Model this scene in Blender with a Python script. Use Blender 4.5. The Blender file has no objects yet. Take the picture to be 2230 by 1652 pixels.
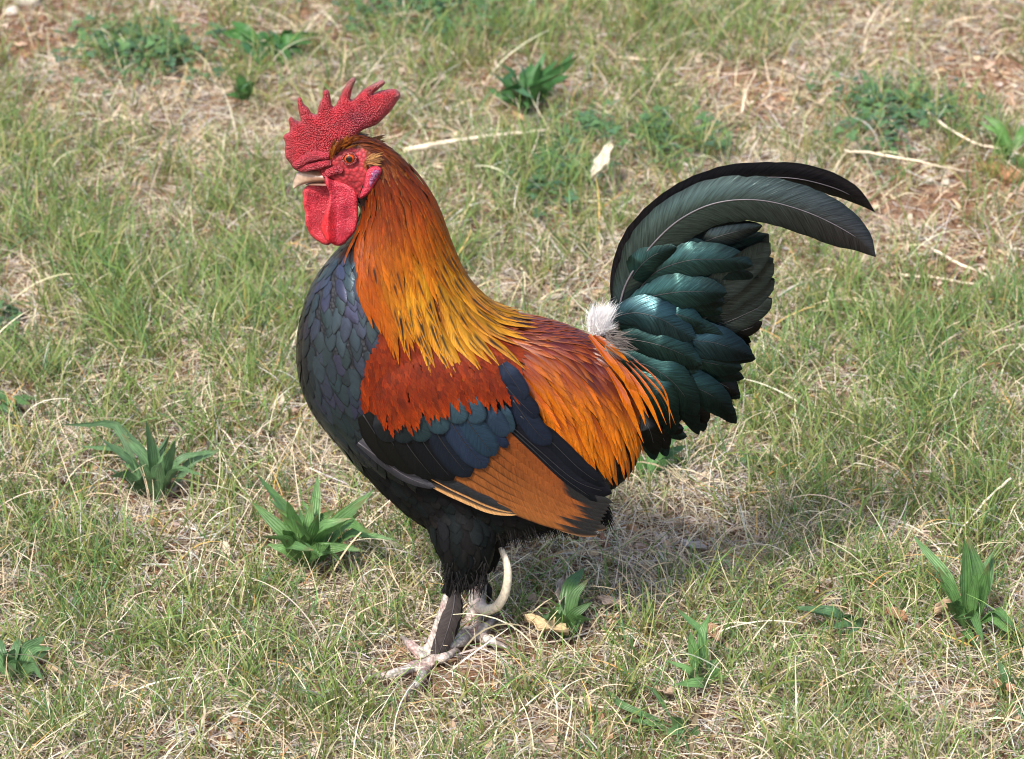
import bpy, math, random
import numpy as np
from mathutils import Vector, Matrix, noise
from mathutils.bvhtree import BVHTree
from mathutils.geometry import delaunay_2d_cdt

random.seed(7)
RS = np.random.RandomState(11)
scene = bpy.context.scene
COL = scene.collection

# ------------------------------------------------------------------ camera
PITCH = math.radians(24.0)
DIST = 3.0
FPX = 7692.0                      # focal length in units of a 2230 px wide picture
PX = DIST / FPX                   # metres per such pixel at the bird
CU, CV = 1115.0, 826.0
TGT = Vector((0.0, 0.0, 0.2515))
CAM = TGT + Vector((0, -math.cos(PITCH), math.sin(PITCH))) * DIST
cam_d = bpy.data.cameras.new("camera")
cam = bpy.data.objects.new("camera", cam_d)
COL.objects.link(cam)
cam.location = CAM
cam.rotation_euler = (math.pi / 2 - PITCH, 0, 0)
cam_d.sensor_width = 36.0
cam_d.lens = 36.0 * FPX / 2230.0
cam_d.clip_start = 0.05
cam_d.clip_end = 500
cam_d.dof.use_dof = True
cam_d.dof.focus_distance = DIST - 0.09
cam_d.dof.aperture_fstop = 15.0
scene.camera = cam

# ------------------------------------------------------------------ light
SUN_TRAVEL = Vector((0.125, 0.215, -0.30)).normalized()
to_sun = -SUN_TRAVEL
SUN_EL = math.asin(to_sun.z)
SUN_AZ = math.atan2(to_sun.x, to_sun.y)
world = bpy.data.worlds.new("World")
scene.world = world
world.use_nodes = True
wn = world.node_tree
bg = wn.nodes["Background"]
sky = wn.nodes.new("ShaderNodeTexSky")
sky.sky_type = 'NISHITA'
sky.sun_disc = False
sky.sun_elevation = SUN_EL
sky.sun_rotation = SUN_AZ
sky.air_density = 1.0
sky.dust_density = 3.0
wn.links.new(sky.outputs[0], bg.inputs[0])
bg.inputs[1].default_value = 0.15
sun_d = bpy.data.lights.new("sun", 'SUN')
sun_d.energy = 2.9
sun_d.angle = math.radians(7.0)
sun_d.color = (1.0, 0.95, 0.87)
sun = bpy.data.objects.new("sun", sun_d)
COL.objects.link(sun)
sun.rotation_euler = SUN_TRAVEL.to_track_quat('-Z', 'Y').to_euler()
vs = scene.view_settings
vs.view_transform = 'Standard'
vs.look = 'None'
vs.exposure = 0.9
vs.gamma = 1.0
vs.use_curve_mapping = False
scene.render.engine = 'CYCLES'
scene.cycles.filter_width = 1.05
scene.cycles.max_bounces = 5
scene.cycles.transparent_max_bounces = 6

# ------------------------------------------------------------------ picture <-> place
SP, CP = math.sin(PITCH), math.cos(PITCH)
FWD = Vector((0, CP, -SP)); UPV = Vector((0, SP, CP))

def ray(u, v):
    return FWD + Vector((1, 0, 0)) * ((u - CU) / FPX) - UPV * ((v - CV) / FPX)

def at(u, v, y):
    d = ray(u, v)
    return CAM + d * ((y - CAM.y) / d.y)

def ground(u, v, z=0.0):
    d = ray(u, v)
    return CAM + d * ((z - CAM.z) / d.z)

def proj(p):
    q = p - CAM
    w = q.dot(FWD)
    return CU + FPX * q.x / w, CV - FPX * q.dot(UPV) / w

def proj_np(P):
    q = P - np.array(CAM)
    w = q @ np.array(FWD)
    return CU + FPX * q[:, 0] / w, CV - FPX * (q @ np.array(UPV)) / w

def in_poly(u, v, poly):
    c = False
    j = len(poly) - 1
    for i in range(len(poly)):
        xi, yi = poly[i]; xj, yj = poly[j]
        if (yi > v) != (yj > v) and u < (xj - xi) * (v - yi) / (yj - yi) + xi:
            c = not c
        j = i
    return c

def lerp(a, b, t):
    return a + (b - a) * t

def mix3(a, b, t):
    return tuple(a[i] + (b[i] - a[i]) * t for i in range(3))

def sm(t, a=0.0, b=1.0):
    t = min(1.0, max(0.0, (t - a) / (b - a)))
    return t * t * (3 - 2 * t)

def catmull(pts, n):
    P = [np.array(p, float) for p in pts]
    P = [2 * P[0] - P[1]] + P + [2 * P[-1] - P[-2]]
    k = len(P) - 3
    dens = []
    for s in range(k):
        p0, p1, p2, p3 = P[s:s + 4]
        for i in range(16):
            t = i / 16
            dens.append(0.5 * ((2 * p1) + (-p0 + p2) * t + (2 * p0 - 5 * p1 + 4 * p2 - p3) * t * t + (-p0 + 3 * p1 - 3 * p2 + p3) * t ** 3))
    dens.append(P[-2])
    dens = np.array(dens)
    d = np.r_[0, np.cumsum(np.linalg.norm(np.diff(dens, axis=0), axis=1))]
    tt = np.linspace(0, d[-1], n)
    return np.stack([np.interp(tt, d, dens[:, i]) for i in range(dens.shape[1])], 1)

# ------------------------------------------------------------------ objects and materials
def mesh_obj(name, verts, faces, mat, parent=None, cols=None, fuv=None, smooth=True):
    me = bpy.data.meshes.new(name)
    me.from_pydata([tuple(v) for v in verts], [], faces)
    if cols is not None:
        a = me.attributes.new("Col", 'FLOAT_COLOR', 'POINT')
        c = np.ones((len(verts), 4), np.float32); c[:, :3] = np.asarray(cols, np.float32)[:, :3]
        a.data.foreach_set("color", c.ravel())
    if fuv is not None:
        a = me.attributes.new("FUV", 'FLOAT_VECTOR', 'POINT')
        a.data.foreach_set("vector", np.asarray(fuv, np.float32).ravel())
    if smooth:
        me.polygons.foreach_set("use_smooth", np.ones(len(me.polygons), bool))
    if mat: me.materials.append(mat)
    o = bpy.data.objects.new(name, me)
    COL.objects.link(o)
    if parent: o.parent = parent
    return o

def tag(o, label=None, cat=None, group=None, kind=None):
    if label: o["label"] = label
    if cat: o["category"] = cat
    if group: o["group"] = group
    if kind: o["kind"] = kind
    return o

def empty(name, loc):
    o = bpy.data.objects.new(name, None)
    COL.objects.link(o)
    o.location = loc
    o.empty_display_size = 0.02
    return o

class NT:
    def __init__(self, name):
        self.m = bpy.data.materials.new(name)
        self.m.use_nodes = True
        self.t = self.m.node_tree
        self.b = self.t.nodes["Principled BSDF"]
        self.out = self.t.nodes["Material Output"]
    def n(self, typ, **kw):
        x = self.t.nodes.new(typ)
        for k, v in kw.items():
            if k == 'ins':
                for i, val in v.items():
                    if isinstance(val, bpy.types.NodeSocket): self.t.links.new(val, x.inputs[i])
                    else: x.inputs[i].default_value = val
            else: setattr(x, k, v)
        return x
    def math(self, op, a, b=None, c=None):
        ins = {0: a}
        if b is not None: ins[1] = b
        if c is not None: ins[2] = c
        return self.n('ShaderNodeMath', operation=op, ins=ins).outputs[0]
    def l(self, a, b): self.t.links.new(a, b)
    def set(self, **kw):
        for k, v in kw.items():
            s = self.b.inputs[k.replace('_', ' ')]
            if isinstance(v, bpy.types.NodeSocket): self.l(v, s)
            else: s.default_value = v
    def mul(self, col, fac):
        x = self.n('ShaderNodeMix', data_type='RGBA', blend_type='MULTIPLY')
        x.inputs[0].default_value = 1.0
        self.l(col, x.inputs[6]); self.l(fac, x.inputs[7])
        return x.outputs[2]
    def ramp(self, fac, stops, interp='LINEAR'):
        r = self.n('ShaderNodeValToRGB')
        r.color_ramp.interpolation = interp
        e = r.color_ramp.elements
        while len(e) < len(stops): e.new(0.5)
        for i, (p, c) in enumerate(stops):
            e[i].position = p; e[i].color = (*c, 1) if len(c) == 3 else c
        self.l(fac, r.inputs[0])
        return r.outputs[0]
    def bump(self, h, strength, dist):
        x = self.n('ShaderNodeBump', ins={0: strength, 1: dist})
        self.l(h, x.inputs['Height'])
        self.l(x.outputs[0], self.b.inputs['Normal'])

def feather_mat(name, rough=0.45, metallic=0.0, spec=0.5, freq=0.8, lo=0.62, hi=1.25, bump=0.35, aniso=0.0, film=None, slant=1.25):
    k = NT(name)
    col = k.n('ShaderNodeAttribute', attribute_name='Col')
    f = k.n('ShaderNodeAttribute', attribute_name='FUV')
    s = k.n('ShaderNodeSeparateXYZ', ins={0: f.outputs['Vector']})
    ax = k.math('ABSOLUTE', s.outputs[0])
    st = k.math('MULTIPLY_ADD', ax, -slant, s.outputs[1])
    x1 = k.math('MULTIPLY', st, freq)
    x2 = k.math('MULTIPLY', s.outputs[0], freq * 0.16)
    x3 = k.math('MULTIPLY', s.outputs[2], 97.0)
    cv = k.n('ShaderNodeCombineXYZ', ins={0: x1, 1: x2, 2: x3})
    nz = k.n('ShaderNodeTexNoise', ins={'Vector': cv.outputs[0], 'Scale': 1.0, 'Detail': 3.0, 'Roughness': 0.65})
    mr = k.n('ShaderNodeMapRange', ins={0: nz.outputs[0], 1: 0.3, 2: 0.7, 3: lo * .9, 4: hi * .9})
    c = k.mul(col.outputs['Color'], mr.outputs[0])
    k.set(Base_Color=c, Roughness=rough, Metallic=metallic, Specular_IOR_Level=spec)
    if film:
        k.b.inputs['Thin Film Thickness'].default_value = film
        k.b.inputs['Thin Film IOR'].default_value = 1.45
    if aniso: k.set(Anisotropic=aniso)
    k.bump(nz.outputs[0], bump, 0.0006)
    return k.m

M = {}
M['hackle'] = feather_mat('hackle_feather', rough=0.42, spec=0.15, freq=0.75, lo=0.26, hi=1.35, slant=3.2, bump=.5)
M['saddle'] = feather_mat('saddle_feather', rough=0.30, spec=0.5, freq=0.8, lo=0.5, hi=1.25, slant=2.6)
M['shoulder'] = feather_mat('shoulder_feather', rough=0.6, spec=0.14, freq=0.8, lo=0.4, hi=1.35, slant=2.4)
M['breast'] = feather_mat('breast_feather', rough=0.27, metallic=0.6, spec=0.5, freq=0.9, lo=0.75, hi=1.2)
M['belly'] = feather_mat('belly_feather', rough=0.6, metallic=0.0, spec=0.07, freq=0.9)
M['tail'] = feather_mat('tail_feather', rough=0.28, metallic=0.8, spec=0.5, freq=0.55, lo=0.5, hi=1.35, bump=0.5)
M['wing'] = feather_mat('wing_feather', rough=0.5, spec=0.3, freq=0.6, lo=0.62, hi=1.22, bump=0.3)
M['blue'] = feather_mat('blue_covert_feather', rough=0.38, metallic=0.6, spec=0.4, freq=0.8, lo=0.75, hi=1.2)
M['down'] = feather_mat('down', rough=0.8, spec=0.1, freq=1.0, lo=0.9, hi=1.1, bump=0.0)

def attr_mat(name, rough, spec, sss=0.0, scale=600.0, vlo=0.7, vhi=1.2, bump=0.6, bdist=0.001, speck=None):
    k = NT(name)
    col = k.n('ShaderNodeAttribute', attribute_name='Col')
    tc = k.n('ShaderNodeTexCoord')
    vo = k.n('ShaderNodeTexVoronoi', ins={'Vector': tc.outputs['Object'], 'Scale': scale})
    nz = k.n('ShaderNodeTexNoise', ins={'Vector': tc.outputs['Object'], 'Scale': scale * 0.16, 'Detail': 4.0})
    mr = k.n('ShaderNodeMapRange', ins={0: vo.outputs['Distance'], 1: 0.0, 2: 0.75, 3: vhi, 4: vlo})
    mr2 = k.n('ShaderNodeMapRange', ins={0: nz.outputs[0], 1: 0.3, 2: 0.7, 3: 0.66, 4: 1.22})
    f = k.math('MULTIPLY', mr.outputs[0], mr2.outputs[0])
    c = k.mul(col.outputs['Color'], f)
    if speck:
        mx = k.n('ShaderNodeMix', data_type='RGBA', blend_type='MIX')
        m3 = k.n('ShaderNodeMapRange', ins={0: vo.outputs['Distance'], 1: 0.0, 2: 0.42, 3: speck[1], 4: 0.0})
        k.l(m3.outputs[0], mx.inputs[0]); k.l(c, mx.inputs[6]); mx.inputs[7].default_value = (*speck[0], 1)
        c = mx.outputs[2]
    k.set(Base_Color=c, Roughness=rough, Specular_IOR_Level=spec)
    if sss:
        k.set(Subsurface_Weight=sss, Subsurface_Scale=0.004)
        k.b.inputs['Subsurface Radius'].default_value = (1.0, 0.25, 0.15)
    inv = k.math('SUBTRACT', 1.0, vo.outputs['Distance'])
    k.bump(inv, bump, bdist)
    return k.m

M['comb'] = attr_mat('comb_skin', 0.36, 0.5, sss=0.12, scale=820.0, vlo=0.5, vhi=1.15, bump=1.0, bdist=0.0016, speck=((0.85, 0.35, 0.36), 0.30))  # speck: paler granule tops, with whitish highlight dots painted in
M['wattle'] = attr_mat('wattle_skin', 0.38, 0.4, sss=0.15, scale=900.0, vlo=0.72, vhi=1.1, bump=.7, bdist=0.0010, speck=((0.85, 0.30, 0.32), 0.26))
M['body'] = attr_mat('body_skin', 0.55, 0.3, scale=330.0, vlo=0.45, vhi=1.12, bump=0.7, bdist=0.0012)

def simple_mat(name, col, rough=0.5, spec=0.4, nscale=200.0, var=0.25, bump=0.0, sss=0.0):
    k = NT(name)
    tc = k.n('ShaderNodeTexCoord')
    nz = k.n('ShaderNodeTexNoise', ins={'Vector': tc.outputs['Object'], 'Scale': nscale, 'Detail': 4.0})
    c = k.ramp(nz.outputs[0], [(0.3, tuple(x * (1 - var) for x in col)), (0.7, tuple(min(1, x * (1 + var)) for x in col))])
    k.set(Base_Color=c, Roughness=rough, Specular_IOR_Level=spec)
    if sss:
        k.set(Subsurface_Weight=sss, Subsurface_Scale=0.003)
    if bump: k.bump(nz.outputs[0], bump, 0.0008)
    return k.m

def plant_mat(name, rough=0.5, spec=0.3, trans=0.25, vein=0.0):
    k = NT(name)
    col = k.n('ShaderNodeAttribute', attribute_name='Col')
    c = col.outputs['Color']
    if vein:
        f = k.n('ShaderNodeAttribute', attribute_name='FUV')
        s = k.n('ShaderNodeSeparateXYZ', ins={0: f.outputs['Vector']})
        w = k.math('SINE', k.math('MULTIPLY', s.outputs[0], 6.2832 * 2.5))
        w2 = k.math('POWER', k.math('ABSOLUTE', w), 0.6)
        cv = k.n('ShaderNodeCombineXYZ', ins={0: k.math('MULTIPLY', s.outputs[0], 3.0), 1: k.math('MULTIPLY', s.outputs[1], 0.12), 2: k.math('MULTIPLY', s.outputs[2], 50.0)})
        nz = k.n('ShaderNodeTexNoise', ins={'Vector': cv.outputs[0], 'Scale': 1.0, 'Detail': 3.0})
        mr = k.n('ShaderNodeMapRange', ins={0: w2, 1: 0.0, 2: 0.7, 3: 0.72, 4: 1.05})
        mr2 = k.n('ShaderNodeMapRange', ins={0: nz.outputs[0], 1: 0.3, 2: 0.7, 3: 0.75, 4: 1.2})
        c = k.mul(c, k.math('MULTIPLY', mr.outputs[0], mr2.outputs[0]))
        k.bump(w2, 0.5, 0.0008)
    k.set(Base_Color=c, Roughness=rough, Specular_IOR_Level=spec)
    tr = k.n('ShaderNodeBsdfTranslucent')
    k.l(c, tr.inputs[0])
    mx = k.n('ShaderNodeMixShader', ins={0: trans})
    k.l(k.b.outputs[0], mx.inputs[1]); k.l(tr.outputs[0], mx.inputs[2])
    k.l(mx.outputs[0], k.out.inputs[0])
    return k.m

M['grass'] = plant_mat('grass_blade', 0.5, 0.3, 0.3)
M['straw'] = plant_mat('straw_blade', 0.6, 0.25, 0.15)
M['leaf'] = plant_mat('plantain_leaf', 0.4, 0.4, 0.2, vein=1.0)
M['dryleaf'] = plant_mat('dry_leaf', 0.65, 0.2, 0.15, vein=1.0)

# ------------------------------------------------------------------ ground sheet
def hgt(x, y):
    a = 0.006 * np.sin(x * 9.1 + 1.3) * np.sin(y * 7.3 + 0.4) + 0.004 * np.sin(x * 21 + y * 13) + 0.003 * np.sin(y * 31 - x * 17 + 2.0)
    r = np.sqrt((x + 0.06) ** 2 + (y) ** 2)
    return a * np.clip((r - 0.08) / 0.15, 0, 1) * np.clip((9.0 - np.maximum(np.abs(x), np.abs(y))) / 5, 0, 1)

k = NT('soil_and_litter')
tc = k.n('ShaderNodeTexCoord')
n1 = k.n('ShaderNodeTexNoise', ins={'Vector': tc.outputs['Object'], 'Scale': 7.0, 'Detail': 6.0, 'Roughness': 0.6})
n2 = k.n('ShaderNodeTexNoise', ins={'Vector': tc.outputs['Object'], 'Scale': 160.0, 'Detail': 4.0, 'Roughness': 0.7})
n3 = k.n('ShaderNodeTexNoise', ins={'Vector': tc.outputs['Object'], 'Scale': 45.0, 'Detail': 4.0})
c1 = k.ramp(n2.outputs[0], [(0.3, (0.07, 0.042, 0.028)), (0.5, (0.23, 0.14, 0.09)), (0.7, (0.42, 0.29, 0.19))])
c2 = k.ramp(n3.outputs[0], [(0.35, (0.75, 0.62, 0.55)), (0.65, (1.15, 1.05, 0.95))])
k.set(Base_Color=k.mul(c1, c2), Roughness=0.9, Specular_IOR_Level=0.15)
k.bump(n2.outputs[0], 0.9, 0.006)
M['soil'] = k.m

gx = np.unique(np.r_[-120, -60, -30, -15, -8, -5, -3, np.linspace(-1.6, 1.6, 161), 3, 5, 8, 15, 30, 60, 120])
gy = np.unique(np.r_[-120, -60, -30, -15, -8, -4, -2, np.linspace(-0.9, 2.8, 186), 4, 6, 9, 15, 30, 60, 120])
GX, GY = np.meshgrid(gx, gy)
GZ = hgt(GX, GY)
nx_, ny_ = len(gx), len(gy)
gv = np.stack([GX.ravel(), GY.ravel(), GZ.ravel()], 1)
gf = [(j * nx_ + i, j * nx_ + i + 1, (j + 1) * nx_ + i + 1, (j + 1) * nx_ + i) for j in range(ny_ - 1) for i in range(nx_ - 1)]
tag(mesh_obj('ground', gv, gf, M['soil']), 'dry brown soil with litter under the patchy lawn', 'ground', kind='structure')

# ------------------------------------------------------------------ where the lawn is green, where it is dry (blobs: u, v, ru, rv, weight)
GREEN = [(430, 640, 190, 110, .9), (200, 780, 240, 140, .75), (120, 560, 160, 110, .5), (150, 330, 150, 60, .25), (330, 480, 200, 60, .3),
         (1000, 50, 190, 70, .9), (1090, 95, 110, 60, .6), (1460, 80, 150, 75, .9), (1250, 60, 120, 60, .5), (1600, 60, 120, 70, .5),
         (1230, 360, 160, 60, .75), (1180, 460, 140, 90, .5), (1100, 560, 100, 60, .6), (950, 130, 160, 60, .5), (1000, 240, 80, 40, .4),
         (1900, 730, 330, 110, 1.0), (2020, 960, 260, 170, .95), (1760, 860, 140, 110, .7), (1860, 1080, 260, 120, .75), (2150, 720, 120, 130, .7),
         (1560, 560, 100, 150, .4), (1960, 250, 130, 50, .7), (1430, 330, 70, 40, .6), (1250, 420, 90, 60, .5), (320, 140, 120, 45, .5),
         (180, 180, 90, 60, .3), (520, 160, 160, 60, .25), (60, 380, 130, 80, .5), (100, 1250, 200, 150, .7), (430, 1280, 220, 160, .55),
         (250, 1500, 280, 140, .7), (640, 1480, 220, 140, .55), (800, 1380, 160, 140, .7), (1120, 1500, 220, 140, .65), (1520, 1380, 240, 100, .7),
         (1700, 1330, 200, 80, .8), (1960, 1420, 260, 120, .8), (1800, 1580, 300, 90, .6), (2150, 1550, 160, 130, .6), (560, 880, 120, 120, .5),
         (880, 1240, 110, 110, .7), (330, 950, 160, 90, .3), (2100, 1180, 200, 120, .6), (1480, 1000, 90, 70, .5), (700, 430, 60, 100, .35), (60, 1000, 90, 120, .2),
         (760, 1600, 300, 80, .5), (1280, 1620, 300, 60, .5), (60, 1600, 130, 80, .6)]
DRY = [(2000, 560, 260, 110, 1.0), (2080, 160, 220, 140, .8), (1700, 190, 200, 100, .6), (1800, 420, 200, 90, .7), (300, 230, 220, 60, .7), (480, 310, 180, 60, .7),
       (60, 60, 150, 80, .7), (700, 60, 140, 60, .5), (500, 900, 150, 80, .4), (150, 930, 150, 60, .5), (1600, 1160, 260, 110, .55), (1450, 1200, 200, 90, .6),
       (1300, 500, 120, 90, .5), (900, 330, 160, 40, .6), (1200, 640, 120, 60, .6), (1700, 640, 90, 60, .5), (1680, 760, 70, 130, .6), (640, 1350, 120, 60, .3), (420, 1100, 160, 60, .5),
       (1560, 420, 110, 60, .5), (1030, 280, 120, 40, .4), (650, 330, 60, 60, .6), (2150, 620, 140, 60, .8), (1640, 250, 120, 60, .6), (60, 470, 90, 60, .3), (400, 1420, 130, 70, .3), (1000, 1610, 150, 50, .3)]

SOIL = [(2050, 600, 260, 70, 1.2), (2180, 400, 90, 60, 1.4), (2150, 150, 160, 80, .8), (420, 90, 160, 60, .7), (1650, 220, 120, 50, .7), (30, 60, 90, 60, .8), (900, 300, 120, 25, .8), (2000, 450, 200, 60, .8)]
def blobs(u, v, L):
    s = np.zeros_like(u)
    for (a, b, ra, rb, w) in L:
        s += w * np.exp(-((u - a) / ra) ** 2 - ((v - b) / rb) ** 2)
    return s

def fbm(x, y, sc, seed):
    s = np.zeros_like(x); amp = 1.0; tot = 0
    r = np.random.RandomState(seed)
    for o in range(3):
        for q in range(3):
            a = r.uniform(0, 2 * np.pi); f = sc * (2 ** o) * r.uniform(0.7, 1.3)
            s += amp * np.sin((x * np.cos(a) + y * np.sin(a)) * f + r.uniform(0, 6.28)); tot += amp
        amp *= 0.6
    return s / tot

def ribbons(name, base, phi, el, dphi, del_, L, W, nseg, c0, c1, mat, label, cat, tip=0.15):
    n = len(L)
    V = np.zeros((n, nseg + 1, 2, 3), np.float32)
    C = np.zeros((n, nseg + 1, 2, 4), np.float32); C[..., 3] = 1
    p = base.copy()
    rv = RS.normal(size=(n, 3)); rv[:, 2] += 0.6
    for i in range(nseg + 1):
        t = i / nseg
        ph = phi + dphi * t; e = el + del_ * t
        d = np.stack([np.cos(ph) * np.cos(e), np.sin(ph) * np.cos(e), np.sin(e)], 1)
        s = np.cross(d, rv); s /= np.linalg.norm(s, axis=1, keepdims=True) + 1e-9
        w = W * (1.0 - (1 - tip) * t ** 2.0) * (0.75 + 0.25 * min(1, t * 3))
        V[:, i, 0] = p - s * w[:, None] * 0.5
        V[:, i, 1] = p + s * w[:, None] * 0.5
        cc = c0 + (c1 - c0) * t
        C[:, i, 0, :3] = cc; C[:, i, 1, :3] = cc
        p = p + d * (L / nseg)[:, None]
        gz = hgt(p[:, 0], p[:, 1]) + 0.0008
        p[:, 2] = np.maximum(p[:, 2], gz)
    idx = np.arange(n)[:, None] * (nseg + 1) * 2 + np.arange(nseg)[None, :] * 2
    F = np.stack([idx, idx + 1, idx + 3, idx + 2], -1).reshape(-1, 4)
    me = bpy.data.meshes.new(name)
    nv = n * (nseg + 1) * 2
    me.vertices.add(nv); me.vertices.foreach_set("co", V.reshape(-1))
    me.loops.add(F.size); me.loops.foreach_set("vertex_index", F.reshape(-1).astype(np.int32))
    me.polygons.add(len(F)); me.polygons.foreach_set("loop_start", np.arange(0, F.size, 4, dtype=np.int32))
    a = me.attributes.new("Col", 'FLOAT_COLOR', 'POINT'); a.data.foreach_set("color", C.reshape(-1))
    me.polygons.foreach_set("use_smooth", np.ones(len(F), bool))
    me.update(); me.validate()
    me.materials.append(mat)
    o = bpy.data.objects.new(name, me)
    COL.objects.link(o)
    return tag(o, label, cat, kind='stuff')

KEEP = [(1330, 1365, 40, 25, .7), (1950, 1390, 35, 25, .7), (492, 1228, 25, 25, .7), (1550, 1405, 30, 30, .7), (1445, 1555, 35, 25, .7), (2185, 1550, 40, 25, .7), (1510, 1212, 40, 20, .6), (992, 345, 20, 25, .7), (1380, 150, 50, 20, .7), (1130, 270, 25, 20, .7), (120, 1500, 30, 20, .7), (1310, 445, 40, 40, .7), (700, 28, 30, 20, .7), (930, 1495, 140, 70, .86), (880, 1460, 110, 40, .6), (1070, 1430, 80, 50, .6), (1045, 1380, 70, 40, .7), (600, 118, 115, 45, 1.0), (533, 232, 30, 30, .6), (1160, 205, 130, 50, 1.0), (338, 1065, 110, 50, .85), (665, 1215, 130, 60, .95), (1235, 1390, 70, 50, .8), (2108, 1370, 90, 60, .8),
        (1800, 1350, 100, 30, .7), (1535, 1490, 60, 50, .6), (12, 1485, 90, 60, .8), (2205, 345, 50, 30, .8), (1190, 1425, 60, 30, .7), (2080, 1385, 60, 30, .7), (20, 905, 50, 40, .7), (1480, 1612, 60, 40, .6), (1405, 1045, 60, 30, .6), (1640, 1015, 50, 20, .7)]
def keepout(u, v):
    return np.clip(1 - blobs(u, v, KEEP), 0.06, 1)
X0, X1, Y0, Y1 = -0.95, 0.95, -0.42, 2.25

def scatter(n, dens):
    out = []
    got = 0
    while got < n:
        m = n * 3
        x = RS.uniform(X0, X1, m); y = RS.uniform(Y0, Y1, m)
        half = 0.40 + 0.17 * (y + 0.21) + 0.22
        ok = np.abs(x) < half
        x, y = x[ok], y[ok]
        P = np.stack([x, y, np.zeros_like(x)], 1)
        u, v = proj_np(P)
        pr = dens(x, y, u, v)
        keep = RS.rand(len(x)) < pr
        P, u, v = P[keep], u[keep], v[keep]
        out.append(np.c_[P, u, v]); got += len(P)
    A = np.concatenate(out)[:n]
    A[:, 2] = hgt(A[:, 0], A[:, 1])
    return A

def pal(n, cols, wts, jit=0.18):
    cols = np.array(cols)
    i = RS.choice(len(cols), n, p=np.array(wts) / sum(wts))
    c = cols[i] * RS.uniform(1 - jit, 1 + jit, (n, 1)) * RS.uniform(1 - jit * .4, 1 + jit * .4, (n, 3))
    return c

def nearw(y):
    return np.clip(1.15 - 0.40 * (y + 0.2), 0.36, 1.15)

def d_green(x, y, u, v):
    g = 0.33 + 0.12 * np.clip(y - .1, 0, 1) + 0.74 * blobs(u, v, GREEN) - 0.55 * blobs(u, v, DRY)
    g = g * (0.72 + 1.1 * fbm(x, y, 30, 3)) + 0.42 * fbm(x, y, 58, 5)
    return np.clip(g, 0.02, 1.0) * nearw(y) * keepout(u, v) * np.clip(.76 + .4 * (y + .2), .76, 1)

def d_dry(x, y, u, v):
    g = 0.55 + 0.25 * blobs(u, v, DRY) - .7 * blobs(u, v, SOIL) + 0.35 * fbm(x, y, 22, 8) + 0.25 * fbm(x, y, 70, 9)
    return np.clip(g, 0.08, 1.0) * nearw(y) * (0.1 + 0.9 * keepout(u, v))

# tufts: green blades grow in bunches
def tufted(n, per, dens, spread):
    A = scatter(n // per, dens)
    B = np.repeat(A, per, 0)
    B[:, :2] += RS.normal(0, spread, (len(B), 2))
    B[:, 2] = hgt(B[:, 0], B[:, 1])
    return B

def yjit(n, a, b, p=1.0): return a + (b - a) * RS.rand(n) ** p

# green grass, near and far
B = tufted(58000, 7, d_green, 0.008)
n = len(B)
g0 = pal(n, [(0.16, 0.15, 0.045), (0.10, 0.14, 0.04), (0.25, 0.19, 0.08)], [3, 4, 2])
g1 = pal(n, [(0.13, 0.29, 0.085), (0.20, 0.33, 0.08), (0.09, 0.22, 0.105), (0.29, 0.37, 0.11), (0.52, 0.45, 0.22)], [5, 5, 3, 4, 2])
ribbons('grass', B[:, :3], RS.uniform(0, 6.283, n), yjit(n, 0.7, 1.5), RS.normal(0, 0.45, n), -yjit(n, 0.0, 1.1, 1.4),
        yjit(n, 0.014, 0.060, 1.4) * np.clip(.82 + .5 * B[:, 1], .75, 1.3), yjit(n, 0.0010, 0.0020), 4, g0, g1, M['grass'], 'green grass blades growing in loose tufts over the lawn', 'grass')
# fine bright blades on top of the sward
B = tufted(11000, 9, d_green, 0.006); n = len(B)
g0 = pal(n, [(0.2, 0.2, 0.05), (0.30, 0.22, 0.07)], [3, 1]); g1 = pal(n, [(0.18, 0.32, 0.085), (0.13, 0.26, 0.095), (0.34, 0.37, 0.13)], [4, 4, 2])
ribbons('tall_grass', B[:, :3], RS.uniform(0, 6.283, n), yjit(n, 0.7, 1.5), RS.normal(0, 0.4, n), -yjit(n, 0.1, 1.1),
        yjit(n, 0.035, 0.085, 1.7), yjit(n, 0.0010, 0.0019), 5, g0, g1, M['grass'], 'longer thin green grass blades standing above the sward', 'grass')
# dry standing and curling straw
A = scatter(80000, d_dry); n = len(A)
STRAW = [(0.63, 0.53, 0.35), (0.52, 0.43, 0.29), (0.74, 0.65, 0.48), (0.38, 0.31, 0.22), (0.58, 0.34, 0.11), (0.54, 0.51, 0.46)]
s0 = pal(n, STRAW, [4, 4, 2, 3, .5, 2]); s1 = s0 * RS.uniform(0.85, 1.15, (n, 1))
ribbons('dry_grass', A[:, :3], RS.uniform(0, 6.283, n), yjit(n, 0.1, 1.35, 1.1), RS.normal(0, 0.8, n), -yjit(n, 0.1, 1.6),
        yjit(n, 0.016, 0.062, 1.6), yjit(n, 0.0006, 0.0014), 5, s0, s1, M['straw'], 'straw coloured dead grass blades curling through the lawn', 'dry grass', tip=0.3)
A = scatter(1500, lambda x, y, u, v: np.clip(0.5 + 0.5 * fbm(x, y, 18, 21), 0.05, 1) * nearw(y)); n = len(A)
s0 = pal(n, [(0.66, 0.56, 0.38), (0.70, 0.63, 0.48), (0.62, 0.40, 0.15), (0.56, 0.48, 0.34)], [4, 3, .7, 3]); s1 = s0 * 0.95
ribbons('long_straw', A[:, :3], RS.uniform(0, 6.283, n), yjit(n, 0.15, 1.2), RS.normal(0, 0.9, n), -yjit(n, 0.4, 1.9),
        yjit(n, 0.05, 0.11, 1.5), yjit(n, 0.0010, 0.0018), 8, s0, s1, M['straw'], 'long pale straws arching over the grass', 'dry grass', tip=0.3)
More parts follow.
